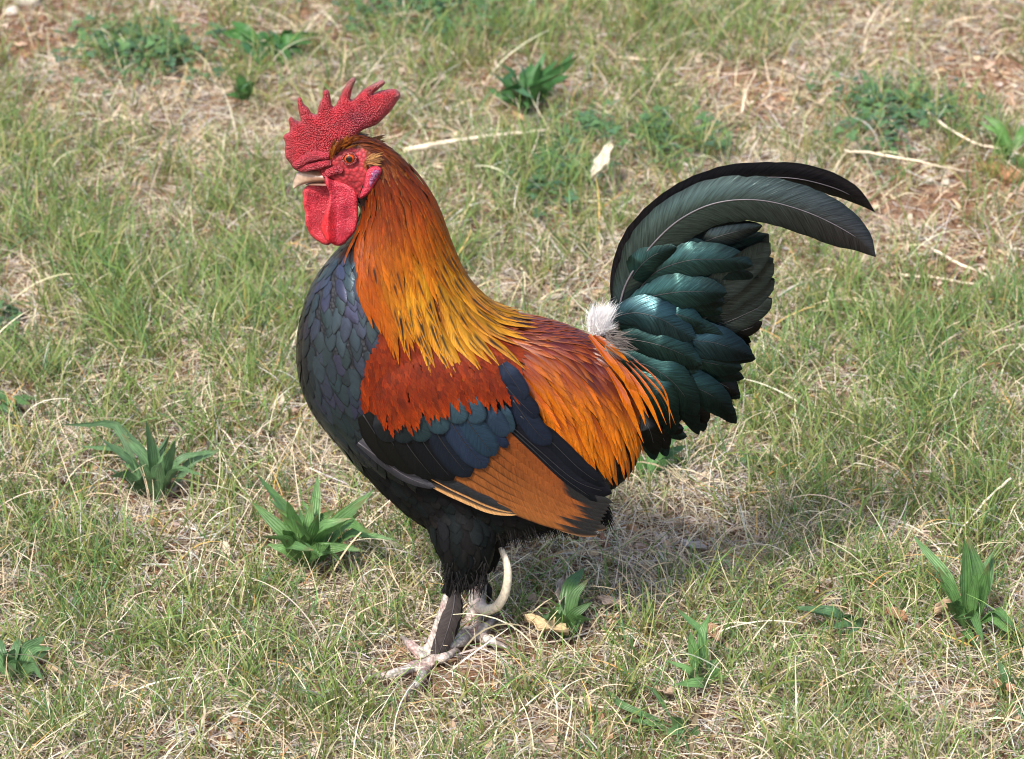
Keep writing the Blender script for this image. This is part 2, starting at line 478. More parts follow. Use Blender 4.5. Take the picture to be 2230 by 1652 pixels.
# thatch lying flat
A = scatter(90000, lambda x, y, u, v: np.clip(0.62 - .62 * blobs(u, v, SOIL) + 0.5 * fbm(x, y, 30, 12), 0.05, 1) * nearw(y) * (0.25 + .75 * keepout(u, v))); n = len(A)
A[:, 2] += RS.uniform(0.0005, 0.006, n)
s0 = pal(n, [(0.56, 0.48, 0.36), (0.40, 0.34, 0.27), (0.66, 0.59, 0.50), (0.20, 0.14, 0.10), (0.50, 0.47, 0.44), (0.42, 0.26, 0.14)], [3, 4, 2, 5, 4, .6]); 
ribbons('thatch', A[:, :3], RS.uniform(0, 6.283, n), RS.normal(0, 0.12, n), RS.normal(0, 1.3, n), RS.normal(0, .15, n),
        yjit(n, 0.012, 0.05), yjit(n, 0.0007, 0.0018), 3, s0, s0, M['straw'], 'flat grey and tan thatch of dead blades on the soil', 'thatch', tip=0.5)
# litter flakes
A = scatter(9000, lambda x, y, u, v: np.clip(0.25 + 0.6 * blobs(u, v, DRY) + 0.2 * fbm(x, y, 25, 15), 0.03, 1) * nearw(y)); n = len(A)
A[:, 2] += RS.uniform(0.001, 0.006, n)
s0 = pal(n, [(0.50, 0.37, 0.25), (0.36, 0.22, 0.13), (0.55, 0.45, 0.36), (0.22, 0.13, 0.08)], [4, 3, 3, 2])
ribbons('leaf_litter', A[:, :3], RS.uniform(0, 6.283, n), RS.normal(0.1, 0.3, n), RS.normal(0, .5, n), RS.normal(0, .9, n),
        yjit(n, 0.006, 0.018), yjit(n, 0.003, 0.008), 3, s0, s0 * 0.9, M['straw'], 'small crumbs of dead brown leaves between the blades', 'leaf litter', tip=0.3)

# the lawn goes on beyond the frame, thinner
no_ = 0; parts_ = []
while no_ < 78000:
    x = RS.uniform(-3.2, 3.2, 60000); y = RS.uniform(-1.6, 4.6, 60000)
    half = 0.40 + 0.17 * (y + 0.21) + 0.21
    ok = ((np.abs(x) > half) | (y < Y0) | (y > Y1)) & (RS.rand(60000) < np.clip(.55 + .6 * fbm(x, y, 12, 41), .1, 1))
    parts_.append(np.stack([x[ok], y[ok], hgt(x[ok], y[ok])], 1)); no_ += ok.sum()
A = np.concatenate(parts_)[:78000]; n = len(A)
gr = RS.rand(n, 1) < .5
c_o = np.where(gr, pal(n, [(0.13, 0.28, 0.08), (0.20, 0.32, 0.08), (0.27, 0.34, 0.10)], [4, 4, 2]), pal(n, STRAW, [4, 4, 2, 3, .5, 2]))
ribbons('outer_grass', A, RS.uniform(0, 6.283, n), yjit(n, 0.1, 1.4), RS.normal(0, 0.5, n), -yjit(n, 0.1, 1.3), yjit(n, 0.03, 0.10), yjit(n, 0.0022, 0.0042), 2, c_o * .85, c_o, M['grass'],
        'mixed green and dry grass of the lawn beyond the near patch', 'grass', tip=.2)
# clover and small broad weeds, as ground cover
CLOVER = [(1230, 395, 60, 30, 1.0), (1430, 325, 70, 28, 1.0), (1960, 262, 110, 40, 1.0), (330, 135, 110, 40, .9), (940, 35, 130, 45, .8), (1180, 470, 50, 25, .5), (1270, 290, 60, 25, .6), (1560, 330, 40, 25, .4),
          (230, 110, 60, 30, .5), (1900, 330, 60, 30, .6), (20, 720, 60, 30, .5)]
A = scatter(1700, lambda x, y, u, v: np.clip(blobs(u, v, CLOVER) * (0.6 + 1.2 * fbm(x, y, 70, 33)), 0, 1)); n = len(A)
cv, cf, cc, cfu = [], [], [], []
for i in range(n):
    h = random.uniform(0.008, 0.03); r = random.uniform(0.0024, 0.0046); a0 = random.uniform(0, 6.28)
    tx, ty = random.gauss(0, .25), random.gauss(0, .25)
    col = random.choice([(0.085, 0.17, 0.07), (0.11, 0.21, 0.08), (0.07, 0.14, 0.075)])
    sh = random.uniform(0.8, 1.25)
    for q in range(3):
        a = a0 + q * 2.094
        cx, cy = A[i, 0] + math.cos(a) * r, A[i, 1] + math.sin(a) * r
        b = len(cv)
        for t in range(6):
            an = t * 1.047
            px, py = math.cos(an) * r, math.sin(an) * r * 0.85
            X = px * math.cos(a) - py * math.sin(a); Y = px * math.sin(a) + py * math.cos(a)
            cv.append((cx + X, cy + Y, A[i, 2] + h + tx * (X + math.cos(a) * r) + ty * (Y + math.sin(a) * r) + abs(py) * 0.25))
            cc.append(tuple(x * sh for x in col))
        cf.append(tuple(range(b, b + 6)))
tag(mesh_obj('clover', cv, cf, M['grass'], cols=cc), 'small rounded green clover leaves in low patches', 'clover', kind='stuff')

# ------------------------------------------------------------------ plantain rosettes
LEAFCOL = [(0.075, 0.19, 0.065), (0.06, 0.16, 0.06), (0.10, 0.22, 0.075), (0.085, 0.185, 0.085)]

def leaf_mesh(name, b, m, t, w, mat, parent, origin, col, rows=11, fold=0.22, twist=0.0):
    """lanceolate leaf from b over m to t (world), w half-width"""
    rows_p = catmull([b, lerp(b, m, .55), m, lerp(m, t, .55), t], rows)
    T = np.gradient(rows_p, axis=0); T /= np.linalg.norm(T, axis=1, keepdims=True) + 1e-9
    d = rows_p[-1] - rows_p[0]
    side0 = np.cross(d, (0, 0, 1.0)); 
    if np.linalg.norm(side0) < 1e-4: side0 = np.array((1.0, 0, 0))
    side0 /= np.linalg.norm(side0)
    sc_ = np.cross(d, np.array((0.0, CP, -SP))); sc_ /= np.linalg.norm(sc_) + 1e-9
    if sc_ @ side0 < 0: sc_ = -sc_
    side0 = side0 * .4 + sc_ * .6; side0 /= np.linalg.norm(side0)
    rl = random.uniform(-0.6, 0.6)
    V, C, U, F = [], [], [], []
    seed = random.random()
    cs = (-1, -0.5, 0, 0.5, 1)
    Ltot = np.linalg.norm(np.diff(rows_p, axis=0), axis=1).sum()
    for i in range(rows):
        s = i / (rows - 1)
        wp = w * max(0.04, (0.18 + 0.82 * sm(s, 0.08, 0.5)) * (1 - max(0, (s - .55) / .45) ** 1.9))
        a = rl + twist * s
        S = side0 * math.cos(a) + np.cross(T[i], side0) * math.sin(a)
        N = np.cross(S, T[i])
        for c in cs:
            wav = 0.05 * w * math.sin(s * 17 + c * 2 + seed * 9)
            V.append(rows_p[i] + S * c * wp + N * (fold * abs(c) * wp + wav * abs(c)) - np.array(origin))
            sh = 1.0 if abs(c) > .1 else 1.12
            if s > .86 and seed < .3: sh *= .75
            C.append(tuple(x * sh for x in mix3(mix3(mix3(col, (0.22, 0.24, 0.12), 0.5), col, sm(s, 0, .25)), (0.30, 0.22, 0.10), (.8 if seed < .3 else 0) * sm(s, .84, 1))))
            U.append((c * 0.5, s * Ltot * 1000, seed))
    for i in range(rows - 1):
        for j in range(4):
            F.append((i * 5 + j, i * 5 + j + 1, (i + 1) * 5 + j + 1, (i + 1) * 5 + j))
    return mesh_obj(name, V, F, mat, parent, C, U)

def rosette(base, tips, label, col=None, arch=0.35):
    b = ground(*base); b.z = float(hgt(b.x, b.y))
    root = empty('plantain', b)
    tag(root, label, 'plant', 'broad leaved plantain weeds in the lawn')
    tips = list(tips) + [(lerp(base[0], a, random.uniform(.7, 1.0)) + random.gauss(0, 14), lerp(base[1], b_, random.uniform(.6, .95)) + random.gauss(0, 10), c_ + random.gauss(0, .015), d_ * random.uniform(.7, 1)) for (a, b_, c_, d_) in tips]
    for (tu, tv, dy, w) in tips:
        t = at(tu, tv, b.y + dy)
        if t.z < 0.006:
            g = ground(tu, tv, 0.007); t = g
        bb = np.array(b) + np.array((random.gauss(0, .004), random.gauss(0, .004), 0.001))
        tt = np.array(t)
        tt = bb + (tt - bb) * random.uniform(.85, 1.12)
        tt[2] = max(tt[2], .006)
        mid = (bb + tt) / 2 + np.array((0, 0, arch * np.linalg.norm(tt - bb) * random.uniform(.3, .75)))
        if t.z > 0.06: mid = (bb + tt) / 2 + np.array((0, 0, 0.006)) - 0.08 * np.array((tt - bb)[0:2].tolist() + [0])
        mid = mid + np.array((-(tt - bb)[1], (tt - bb)[0], 0)) * random.gauss(0, .13)
        dist = (t - CAM).length / DIST
        cc = col or random.choice(LEAFCOL)
        cc = tuple((x * .8 + (.030, .034, .004)[j_]) * k_ for k_ in [random.uniform(.82, 1.2)] for j_, x in enumerate(cc))
        leaf_mesh('leaf', bb, mid, tt, w * .92 * PX * dist, M['leaf'], root, b, cc, twist=random.uniform(-.9, .9))
    return root

rosette((600, 128), [(497, 40, .02, 15), (525, 75, .0, 14), (560, 62, .06, 13), (590, 70, .03, 14), (640, 75, .05, 12), (665, 80, -.02, 13), (690, 92, .0, 12), (706, 70, .04, 10), (560, 135, -.07, 13), (640, 140, -.08, 12), (520, 110, -.03, 11)],
        'dark green plantain rosette at the top, behind the comb', (0.015, 0.115, 0.03))
rosette((533, 232), [(520, 160, .0, 13), (545, 175, .01, 10), (510, 195, -.01, 9), (538, 200, -.03, 12)], 'small dark plantain shoot just left of the comb tips', (0.045, 0.15, 0.05))
rosette((1148, 236), [(1058, 150, .03, 10), (1085, 140, .0, 11), (1120, 125, .05, 12), (1160, 120, .04, 12), (1190, 108, .02, 12), (1215, 130, .0, 13), (1245, 118, .03, 13), (1270, 112, -.02, 13), (1240, 165, -.04, 14), (1215, 190, -.07, 14), (1095, 200, -.06, 12), (1070, 190, -.02, 10), (1160, 215, -.1, 13), (1130, 190, -.05, 12)],
        'spreading plantain rosette above the rooster back, top centre', (0.02, 0.115, 0.04))
rosette((338, 1078), [(152, 940, .02, 11), (205, 940, -.0, 12), (255, 925, .02, 13), (270, 935, .05, 11), (320, 930, .0, 14), (375, 927, .04, 12), (380, 965, -.02, 15), (300, 985, .02, 12), (262, 1000, .01, 11), (408, 985, .03, 12), (350, 1010, -.04, 16), (245, 1040, -.03, 13), (290, 1040, -.05, 15), (478, 985, .02, 11), (420, 1020, -.02, 10), (360, 985, .0, 13)],
        'upright plantain rosette at the left, blue green narrow leaves', (0.085, 0.185, 0.095))
rosette((665, 1232), [(528, 1068, .02, 16), (560, 1035, .05, 17), (600, 1105, .01, 15), (625, 1090, -.01, 19), (650, 1095, .05, 12), (692, 1038, .05, 14), (680, 1090, .02, 15), (740, 1100, .04, 16), (810, 1072, .03, 15), (790, 1095, .0, 15), (770, 1125, -.02, 17), (848, 1180, -.02, 15), (800, 1168, -.04, 17), (730, 1150, .0, 16), (700, 1200, -.06, 20), (640, 1130, -.03, 18), (608, 1140, -.02, 16), (740, 1225, -.07, 16), (690, 1130, -.03, 15), (570, 1170, -.03, 13)],
        'largest plantain rosette in front of the rooster breast', (0.085, 0.21, 0.07))
rosette((1228, 1398), [(1282, 1262, .02, 15), (1268, 1250, .05, 17), (1240, 1290, .03, 15), (1195, 1320, -.01, 11), (1300, 1300, .0, 13), (1190, 1350, -.03, 12), (1225, 1330, -.02, 14), (1290, 1350, -.02, 12), (1170, 1330, .01, 9)],
        'dark plantain rosette right of the rooster feet', (0.055, 0.15, 0.055))
rosette((2108, 1382), [(2105, 1155, .02, 21), (2170, 1170, .04, 17), (2035, 1235, .0, 15), (2150, 1240, -.01, 17), (1996, 1180, .05, 13), (2060, 1310, -.03, 19), (2045, 1265, .0, 13), (2215, 1385, -.05, 13), (2140, 1395, -.08, 13), (2080, 1345, -.05, 12)],
        'tall broad leaved plantain at the right edge', (0.075, 0.19, 0.065))
rosette((1880, 1362), [(1706, 1318, .0, 15), (1830, 1340, -.02, 11), (1800, 1370, -.03, 10)], 'flat plantain leaves lying left of the tall one', (0.065, 0.17, 0.08))
rosette((1535, 1500), [(1502, 1360, .0, 13), (1545, 1345, .03, 11), (1470, 1330, .02, 11), (1455, 1440, .0, 10), (1570, 1430, .02, 9), (1500, 1470, -.03, 12), (1590, 1480, -.01, 9), (1470, 1490, -.04, 13)],
        'thin plantain with pale upright leaves, lower right of centre', (0.10, 0.23, 0.085))
rosette((1490, 1612), [(1465, 1555, .0, 14), (1500, 1560, .02, 14), (1445, 1600, -.02, 12), (1520, 1580, .0, 10), (1330, 1560, .03, 9), (1295, 1465, .08, 10)], 'low plantain sprout at the bottom edge', (0.09, 0.2, 0.08))
rosette((12, 1492), [(48, 1365, .03, 14), (95, 1390, .01, 15), (110, 1415, -.01, 14), (70, 1440, -.03, 17), (-30, 1390, .0, 14), (30, 1420, -.02, 15), (60, 1475, -.06, 15), (5, 1400, .02, 14)],
        'plantain rosette cut by the left edge near the bottom', (0.09, 0.2, 0.095))
rosette((2205, 345), [(2142, 252, .02, 11), (2225, 270, .03, 12), (2170, 300, -.01, 9), (2240, 380, -.07, 10), (2195, 290, .03, 9), (2160, 330, -.03, 8)], 'bright plantain shoot at the upper right edge', (0.085, 0.22, 0.06))
rosette((8, 905), [(40, 860, .02, 12), (66, 880, -.02, 10), (-20, 840, .0, 12), (30, 905, -.06, 10)], 'small plantain at the left edge beside dead leaves', (0.06, 0.16, 0.065))
rosette((1405, 1052), [(1540, 905, .03, 12), (1480, 930, .02, 15), (1390, 985, .0, 12), (1420, 1040, -.03, 15), (1450, 990, .0, 12), (1505, 960, .04, 11)], 'plantain half hidden behind the rooster tail', (0.08, 0.21, 0.075))
rosette((1610, 1030), [(1672, 998, .01, 12), (1650, 1015, -.03, 8), (1580, 1010, .0, 8)], 'single pale plantain leaf right of the tail', (0.12, 0.24, 0.12))
rosette((2200, 1530), [(2175, 1440, .01, 11), (2240, 1470, .02, 12), (2160, 1500, -.02, 9)], 'plantain leaf standing at the lower right edge', (0.07, 0.17, 0.075))

# ------------------------------------------------------------------ dead leaves, stalks, stones
def dead_leaf(u, v, lu, lv, w, label, col, curl=0.5, seed=1, lift=0.006):
    """crumpled leaf: u,v centre; lu,lv half axis in picture units on the ground; w half-width"""
    r = random.Random(seed)
    lift += .007; w *= 1.15
    c = ground(u, v); c.z = float(hgt(c.x, c.y)) + lift
    e = ground(u + lu, v + lv) - ground(u, v)
    Lh = e.length; ex = e.normalized(); ey = Vector((-ex.y, ex.x, 0))
    wd = w * PX
    V, C, U, F = [], [], [], []
    nr, nc = 13, 9
    for i in range(nr):
        s = -1 + 2 * i / (nr - 1)
        half = wd * max(0.06, (1 - abs(s) ** 2.2)) * (1 + 0.25 * math.sin(s * 9 + seed))
        for j in range(nc):
            q = -1 + 2 * j / (nc - 1)
            p = ex * (s * Lh) + ey * (q * half)
            z = curl * wd * (q * q * 0.9 + 0.35 * s * s) + 0.35 * wd * noise.noise(Vector((s * 2.3 + seed, q * 1.7, seed * 1.3))) + 0.2 * wd * noise.noise(Vector((s * 6 + seed, q * 4, 3.3)))
            p = p + Vector((noise.noise(Vector((s * 4, q * 4, seed))) * wd * .15, 0, max(-lift, z)))
            V.append(p)
            k_ = 0.8 + 0.4 * r.random()
            C.append(tuple(x * k_ for x in col)); U.append((q * 0.5, s * Lh * 1000, seed * .37 % 1))
    for i in range(nr - 1):
        for j in range(nc - 1):
            F.append((i * nc + j, i * nc + j + 1, (i + 1) * nc + j + 1, (i + 1) * nc + j))
    o = mesh_obj('dead_leaf', V, F, M['dryleaf'], None, C, U)
    o.location = c
    md = o.modifiers.new("thick", 'SOLIDIFY'); md.thickness = 0.0004
    return tag(o, label, 'dead leaf', 'dead leaves lying in the lawn')

dead_leaf(1190, 1412, 48, 14, 24, 'large crumpled tan dead leaf right of the rooster feet', (0.56, 0.42, 0.24), .6, 2, .012)
dead_leaf(1225, 1352, 6, -34, 12, 'curled pale dead leaf standing in the dark plantain', (0.44, 0.36, 0.28), .9, 5, .02)
dead_leaf(1330, 1352, 30, 8, 16, 'grey brown dead leaf behind the dark plantain', (0.40, 0.31, 0.24), .5, 3)
dead_leaf(2080, 1368, 48, -20, 22, 'big curled brown dead leaf under the tall plantain', (0.47, 0.33, 0.21), .7, 4, .012)
dead_leaf(1950, 1380, 24, 12, 15, 'small dark brown dead leaf left of the tall plantain', (0.30, 0.17, 0.09), .7, 6, .008)
dead_leaf(492, 1218, 8, 16, 10, 'pale folded dead leaf left of the largest plantain', (0.62, 0.50, 0.36), .8, 7, .008)
dead_leaf(1310, 435, 22, -40, 17, 'long pale pointed dead leaf between neck and tail', (0.80, 0.70, 0.50), .5, 8, .035)
dead_leaf(1550, 1398, 16, 22, 13, 'brown dead leaf beside the thin plantain', (0.36, 0.22, 0.13), .7, 9)
dead_leaf(1445, 1545, 22, 8, 12, 'dull dead leaf at the bottom left of the thin plantain', (0.36, 0.27, 0.19), .6, 10)
dead_leaf(2185, 1540, 28, 10, 16, 'russet dead leaf at the lower right edge', (0.38, 0.22, 0.13), .7, 11)
dead_leaf(1510, 1205, 30, 8, 14, 'grey dead leaf in the dry patch below the tail', (0.36, 0.33, 0.31), .4, 12, .003)
dead_leaf(992, 335, 6, 20, 10, 'pale dead leaf below the long stalk behind the neck', (0.62, 0.50, 0.36), .6, 13)
dead_leaf(1380, 140, 44, 4, 7, 'pale rolled dead leaf at the top centre', (0.66, 0.54, 0.38), .9, 14)
dead_leaf(12, 905, 24, 18, 15, 'rusty dead leaf at the left edge', (0.30, 0.17, 0.08), .6, 15)
dead_leaf(20, 930, 14, -22, 10, 'cream dead leaf at the left edge', (0.58, 0.46, 0.33), .6, 16)
dead_leaf(1420, 1010, 20, 4, 9, 'tan dead leaf below the tail tip feathers', (0.55, 0.40, 0.24), .5, 17)
dead_leaf(120, 1490, 18, 10, 9, 'small dead leaf right of the lower left plantain', (0.42, 0.30, 0.19), .6, 18)
dead_leaf(700, 20, 24, 4, 9, 'blurred pale leaf at the top edge', (0.55, 0.44, 0.33), .5, 19)
dead_leaf(1130, 262, 14, 10, 9, 'orange brown leaf under the top centre plantain', (0.50, 0.30, 0.16), .6, 20)

def tube(P, R, seg=8, cap=True):
    """swept circle; returns verts, faces"""
    P = np.array(P, float); n = len(P)
    T = np.gradient(P, axis=0); T /= np.linalg.norm(T, axis=1, keepdims=True) + 1e-12
    a = np.array((0.0, 1.0, 0.0))
    if abs(T[0] @ a) > 0.9: a = np.array((1.0, 0, 0))
    S = np.cross(T[0], a); S /= np.linalg.norm(S)
    V, F = [], []
    for i in range(n):
        S = S - T[i] * (S @ T[i]); S /= np.linalg.norm(S)
        B_ = np.cross(T[i], S)
        r = R[i] if hasattr(R, '__len__') else R
        for j in range(seg):
            an = 2 * math.pi * j / seg
            V.append(P[i] + (S * math.cos(an) + B_ * math.sin(an)) * r)
    for i in range(n - 1):
        for j in range(seg):
            F.append((i * seg + j, i * seg + (j + 1) % seg, (i + 1) * seg + (j + 1) % seg, (i + 1) * seg + j))
    if cap:
        F.append(tuple(range(seg - 1, -1, -1))); F.append(tuple((n - 1) * seg + j for j in range(seg)))
    return V, F

STALK = simple_mat('dry_stalk', (0.70, 0.59, 0.44), 0.6, 0.3, 120, 0.25, 0.3)
def stalk(pts, r, label, zs=None):
    P = []
    for i, (u, v) in enumerate(pts):
        g = ground(u, v); z = (zs[i] if zs else 0.006); g = ground(u, v, z + float(hgt(g.x, g.y)))
        P.append(tuple(g))
    P = catmull(P, 18)
    P += RS.normal(0, 0.0006, P.shape)
    o0 = P[0].copy()
    rr = np.linspace(r, r * 0.55, 18) * RS.uniform(.8, 1.2, 18)
    V, F = tube(P - o0, rr, 6)
    o = mesh_obj('dry_stalk', V, F, STALK)
    o.location = o0
    return tag(o, label, 'stalk', 'dry stalks lying on the lawn')
stalk([(880, 328), (980, 308), (1080, 295), (1190, 283)], .0036, 'long straight pale stalk behind the rooster neck', [.03, .034, .032, .028])
stalk([(2010, 235), (2060, 275), (2110, 305), (2225, 338)], .0022, 'bent pale stalk at the upper right', [.02, .025, .02, .01])
stalk([(1840, 328), (1920, 335), (2020, 355), (2110, 375)], .0016, 'thin arched stalk right of the sickle feathers', [.02, .03, .03, .01])
stalk([(1615, 250), (1625, 200), (1645, 160)], .0016, 'short upright straw above the tail', [.005, .03, .05])
stalk([(1940, 598), (2040, 605), (2130, 618), (2230, 628)], .0022, 'grey twig lying across the dry patch at right', None)
stalk([(2030, 540), (2090, 575), (2150, 600), (2190, 650)], .002, 'crooked twig above the grey twig at right', [.02, .025, .015, .005])
stalk([(2200, 1040), (2120, 1120), (2060, 1200)], .0012, 'pale straw leaning over the grass at right', [.04, .02, .005])
stalk([(590, 1150), (520, 1050), (470, 970)], .0008, 'fine straw beside the left plantain', [.005, .02, .02])
stalk([(560, 1310), (470, 1240), (640, 950)], .0008, 'fine straw crossing the lawn left of the rooster', [.004, .01, .02])

STONE = simple_mat('pale_stone', (0.62, 0.55, 0.48), 0.8, 0.2, 300, 0.25, 0.4)
CLOD = simple_mat('soil_clod', (0.30, 0.16, 0.085), 0.95, 0.1, 200, 0.45, 0.6)
def stone(u, v, r, label, mat=STONE, cat='stone', name='stone', seed=0):
    g = ground(u, v); g.z = float(hgt(g.x, g.y)) + r * 0.35
    V, F = [], []
    n, m = 8, 12
    for i in range(n + 1):
        th = math.pi * i / n
        for j in range(m):
            ph = 2 * math.pi * j / m
            d = Vector((math.sin(th) * math.cos(ph), math.sin(th) * math.sin(ph), math.cos(th)))
            k_ = r * (1 + 0.35 * noise.noise(d * 1.6 + Vector((seed, seed * 2, 0))) + .15 * noise.noise(d * 4 + Vector((seed, 0, 0))))
            V.append((d.x * k_ * 1.2, d.y * k_, d.z * k_ * 0.7))
    for i in range(n):
        for j in range(m):
            F.append((i * m + j, i * m + (j + 1) % m, (i + 1) * m + (j + 1) % m, (i + 1) * m + j))
    o = mesh_obj(name, V, F, mat)
    o.location = g
    return tag(o, label, cat)
stone(1718, 58, .0055, 'small white stone at the top right of centre', simple_mat('white_stone', (0.8, 0.76, 0.74), .7, .3, 300, .1), seed=2)
stone(60, 12, .016, 'pale stone at the top left corner', seed=3)
stone(25, 34, .010, 'smaller tan stone below the corner stone', seed=9)
stone(2170, 385, .012, 'brown soil clod below the bright plantain shoot', CLOD, 'soil clod', 'soil_clod', 4)
stone(2205, 405, .014, 'darker soil clod at the right edge', CLOD, 'soil clod', 'soil_clod', 5)
stone(2140, 372, .008, 'small orange soil clod left of the others', CLOD, 'soil clod', 'soil_clod', 6)
stone(1440, 1172, .006, 'little pale pebble in the dry patch', seed=7)
stone(2090, 865, .006, 'white pebble in the green grass at right', seed=8)

# ================================================================== ROOSTER
root_loc = Vector((0.0, 0.0, 0.0)); g_ = at(990, 1415, 0.0); root_loc.x = g_.x
rooster = empty('rooster', root_loc)
tag(rooster, 'rooster with red comb, golden hackle and dark green sickle tail standing on the lawn', 'rooster')
def part(name, V, F, mat, parent=None, cols=None, fuv=None, smooth=True):
    V = np.asarray([tuple(v) for v in V], float)
    if parent is None: V = V - np.array(root_loc); parent = rooster
    else: V = V - np.array(root_loc)
    return mesh_obj(name, V, F, mat, parent, cols, fuv, smooth)

# ---- body: trunk and neck as stations (front/lower point, back/upper point, half-width in mm)
ST = [((694, 384), (700, 340), 5), ((702, 398), (712, 318), 9), ((740, 424), (742, 292), 14), ((785, 442), (790, 290), 17.5),
      ((790, 468), (850, 318), 20), ((778, 498), (898, 366), 25), ((752, 535), (948, 442), 32), ((715, 570), (974, 532), 40),
      ((671, 632), (1010, 622), 48), ((647, 720), (1078, 692), 55), ((645, 806), (1170, 713), 58), ((670, 880), (1242, 725), 59),
      ((742, 972), (1300, 748), 58), ((842, 1078), (1350, 800), 53), ((928, 1150), (1390, 858), 46), ((1070, 1178), (1405, 920), 38),
      ((1220, 1125), (1395, 975), 27), ((1300, 1070), (1370, 1025), 10)]
def loft(ST, seg=28):
    A = catmull([s[0] for s in ST], 60); B_ = catmull([s[1] for s in ST], 60)
    # resample both with the same station parameter
    tt = np.linspace(0, len(ST) - 1, 70)
    k_ = np.arange(len(ST))
    def ip(arr): return np.interp(tt, k_, arr)
    def smo(a):
        for _ in range(3): a[1:-1] = (a[:-2] + 2 * a[1:-1] + a[2:]) / 4
        return a
    au, av = smo(ip([s[0][0] for s in ST])), smo(ip([s[0][1] for s in ST]))
    bu, bv = smo(ip([s[1][0] for s in ST])), smo(ip([s[1][1] for s in ST]))
    w = smo(ip([s[2] for s in ST])) * 0.001
    V, F = [], []
    for i in range(len(tt)):
        a = np.array(at(au[i], av[i], 0)); b = np.array(at(bu[i], bv[i], 0))
        c = (a + b) / 2; e = (b - a) / 2
        L_ = np.linalg.norm(e)
        ez = abs(e[2]) / L_
        shrink = math.sqrt(max(0.3, 1 - (w[i] * SP / CP * ez / L_) ** 2))
        e = e * shrink
        for j in range(seg):
            an = 2 * math.pi * j / seg
            ca, sa = math.cos(an), math.sin(an)
            V.append(c + e * math.copysign(abs(ca) ** 0.92, ca) + np.array((0, 1, 0)) * w[i] * math.copysign(abs(sa) ** 0.92, sa))
    n = len(tt)
    for i in range(n - 1):
        for j in range(seg):
            F.append((i * seg + j, (i + 1) * seg + j, (i + 1) * seg + (j + 1) % seg, i * seg + (j + 1) % seg))
    F.append(tuple(range(seg))); F.append(tuple((n - 1) * seg + j for j in range(seg - 1, -1, -1)))
    return V, F

bV, bF = loft(ST)
def addm(V, F):
    b = len(bV)
    bV.extend([tuple(v) for v in V]); bF.extend([tuple(i + b for i in f) for f in F])
def limb(pts, radii, n=14, seg=12):
    """pts (u, v, y) -> tube added to the body"""
    P = catmull([tuple(at(u, v, y)) for (u, v, y) in pts], n)
    R = np.interp(np.linspace(0, 1, n), np.linspace(0, 1, len(radii)), radii)
    V, F = tube(P, R, seg)
    addm(V, F)

def yw(u, v):
    return -(0.046 + 0.026 * math.exp(-((u - 960) / 270) ** 2 - ((v - 880) / 180) ** 2))
# wing slabs
def slab(poly, yc, T, R, sp=14):
    pts = [Vector(p) for p in poly]
    n0 = len(pts)
    us = [p[0] for p in poly]; vs_ = [p[1] for p in poly]
    u = min(us)
    while u < max(us):
        v = min(vs_)
        while v < max(vs_):
            if in_poly(u, v, poly): pts.append(Vector((u + random.uniform(-.25, .25) * sp, v + random.uniform(-.25, .25) * sp)))
            v += sp
        u += sp
    ov, oe, of, *_ = delaunay_2d_cdt(pts, [(i, (i + 1) % n0) for i in range(n0)], [list(range(n0))], 1, 1e-4)
    P = np.array([tuple(p) for p in ov]); n = len(P)
    Q = np.array(poly, float); Q2 = np.roll(Q, -1, 0)
    D = np.full(n, 1e9)
    for a, b in zip(Q, Q2):
        ab = b - a; L2 = ab @ ab + 1e-12
        t = np.clip(((P - a) @ ab) / L2, 0, 1)
        D = np.minimum(D, np.linalg.norm(P - (a + t[:, None] * ab), axis=1))
    edge = D < 0.05
    t = T * np.sqrt(np.clip(1 - (1 - np.clip(D / R, 0, 1)) ** 2, 0, 1))
    return P, of, D, edge, t

def inflate(poly, yc, T, R, sp, jitter=0.0, seedn=0):
    """closed cushion over a picture outline; yc(u,v) mid depth; returns verts, faces, uv"""
    P, of, D, edge, t = slab(poly, yc, T, R, sp)
    r = np.random.RandomState(seedn)
    V, F, UV = [], [], []
    n = len(P)
    back = np.arange(n)
    for i in range(n):
        j = r.normal(0, jitter) if jitter else 0
        V.append(tuple(at(P[i, 0], P[i, 1], yc(*P[i]) - t[i] - (abs(j) if not edge[i] else 0)))); UV.append((P[i, 0], P[i, 1], D[i]))
    for i in range(n):
        if edge[i]: back[i] = i
        else:
            back[i] = len(V)
            q = at(P[i, 0], P[i, 1], yc(*P[i]) - t[i])
            V.append((q.x, yc(*P[i]) + t[i], q.z)); UV.append((P[i, 0], P[i, 1], D[i]))
    for f in of:
        f = list(f)
        a, b, c = P[f[0]], P[f[1]], P[f[2]]
        cr = (b[0] - a[0]) * (c[1] - a[1]) - (b[1] - a[1]) * (c[0] - a[0])
        if cr > 0: f = f[::-1]
        F.append(tuple(f)); F.append(tuple(int(back[i]) for i in reversed(f)))
    return V, F, UV

def smooth_poly(poly, n):
    c = catmull(list(poly) + [poly[0]], n + 1)[:-1]
    return [tuple(p) for p in c]

wing_poly = smooth_poly([(800, 800), (900, 745), (1040, 770), (1130, 830), (1210, 930), (1290, 1030), (1318, 1110), (1290, 1148), (1200, 1130), (1060, 1085), (930, 1045), (840, 990), (800, 900)], 48)
for sgn in (1, -1):
    V, F, _ = inflate(wing_poly, lambda u, v: yw(u, v) + 0.019, 0.011, 60, 18)
    V = np.array(V); V[:, 1] *= sgn
    if sgn < 0: F = [tuple(reversed(f)) for f in F]
    addm(V, F)
# tail root
limb([(1290, 830, 0), (1330, 775, 0), (1348, 722, 0)], [.034, .024, .006])
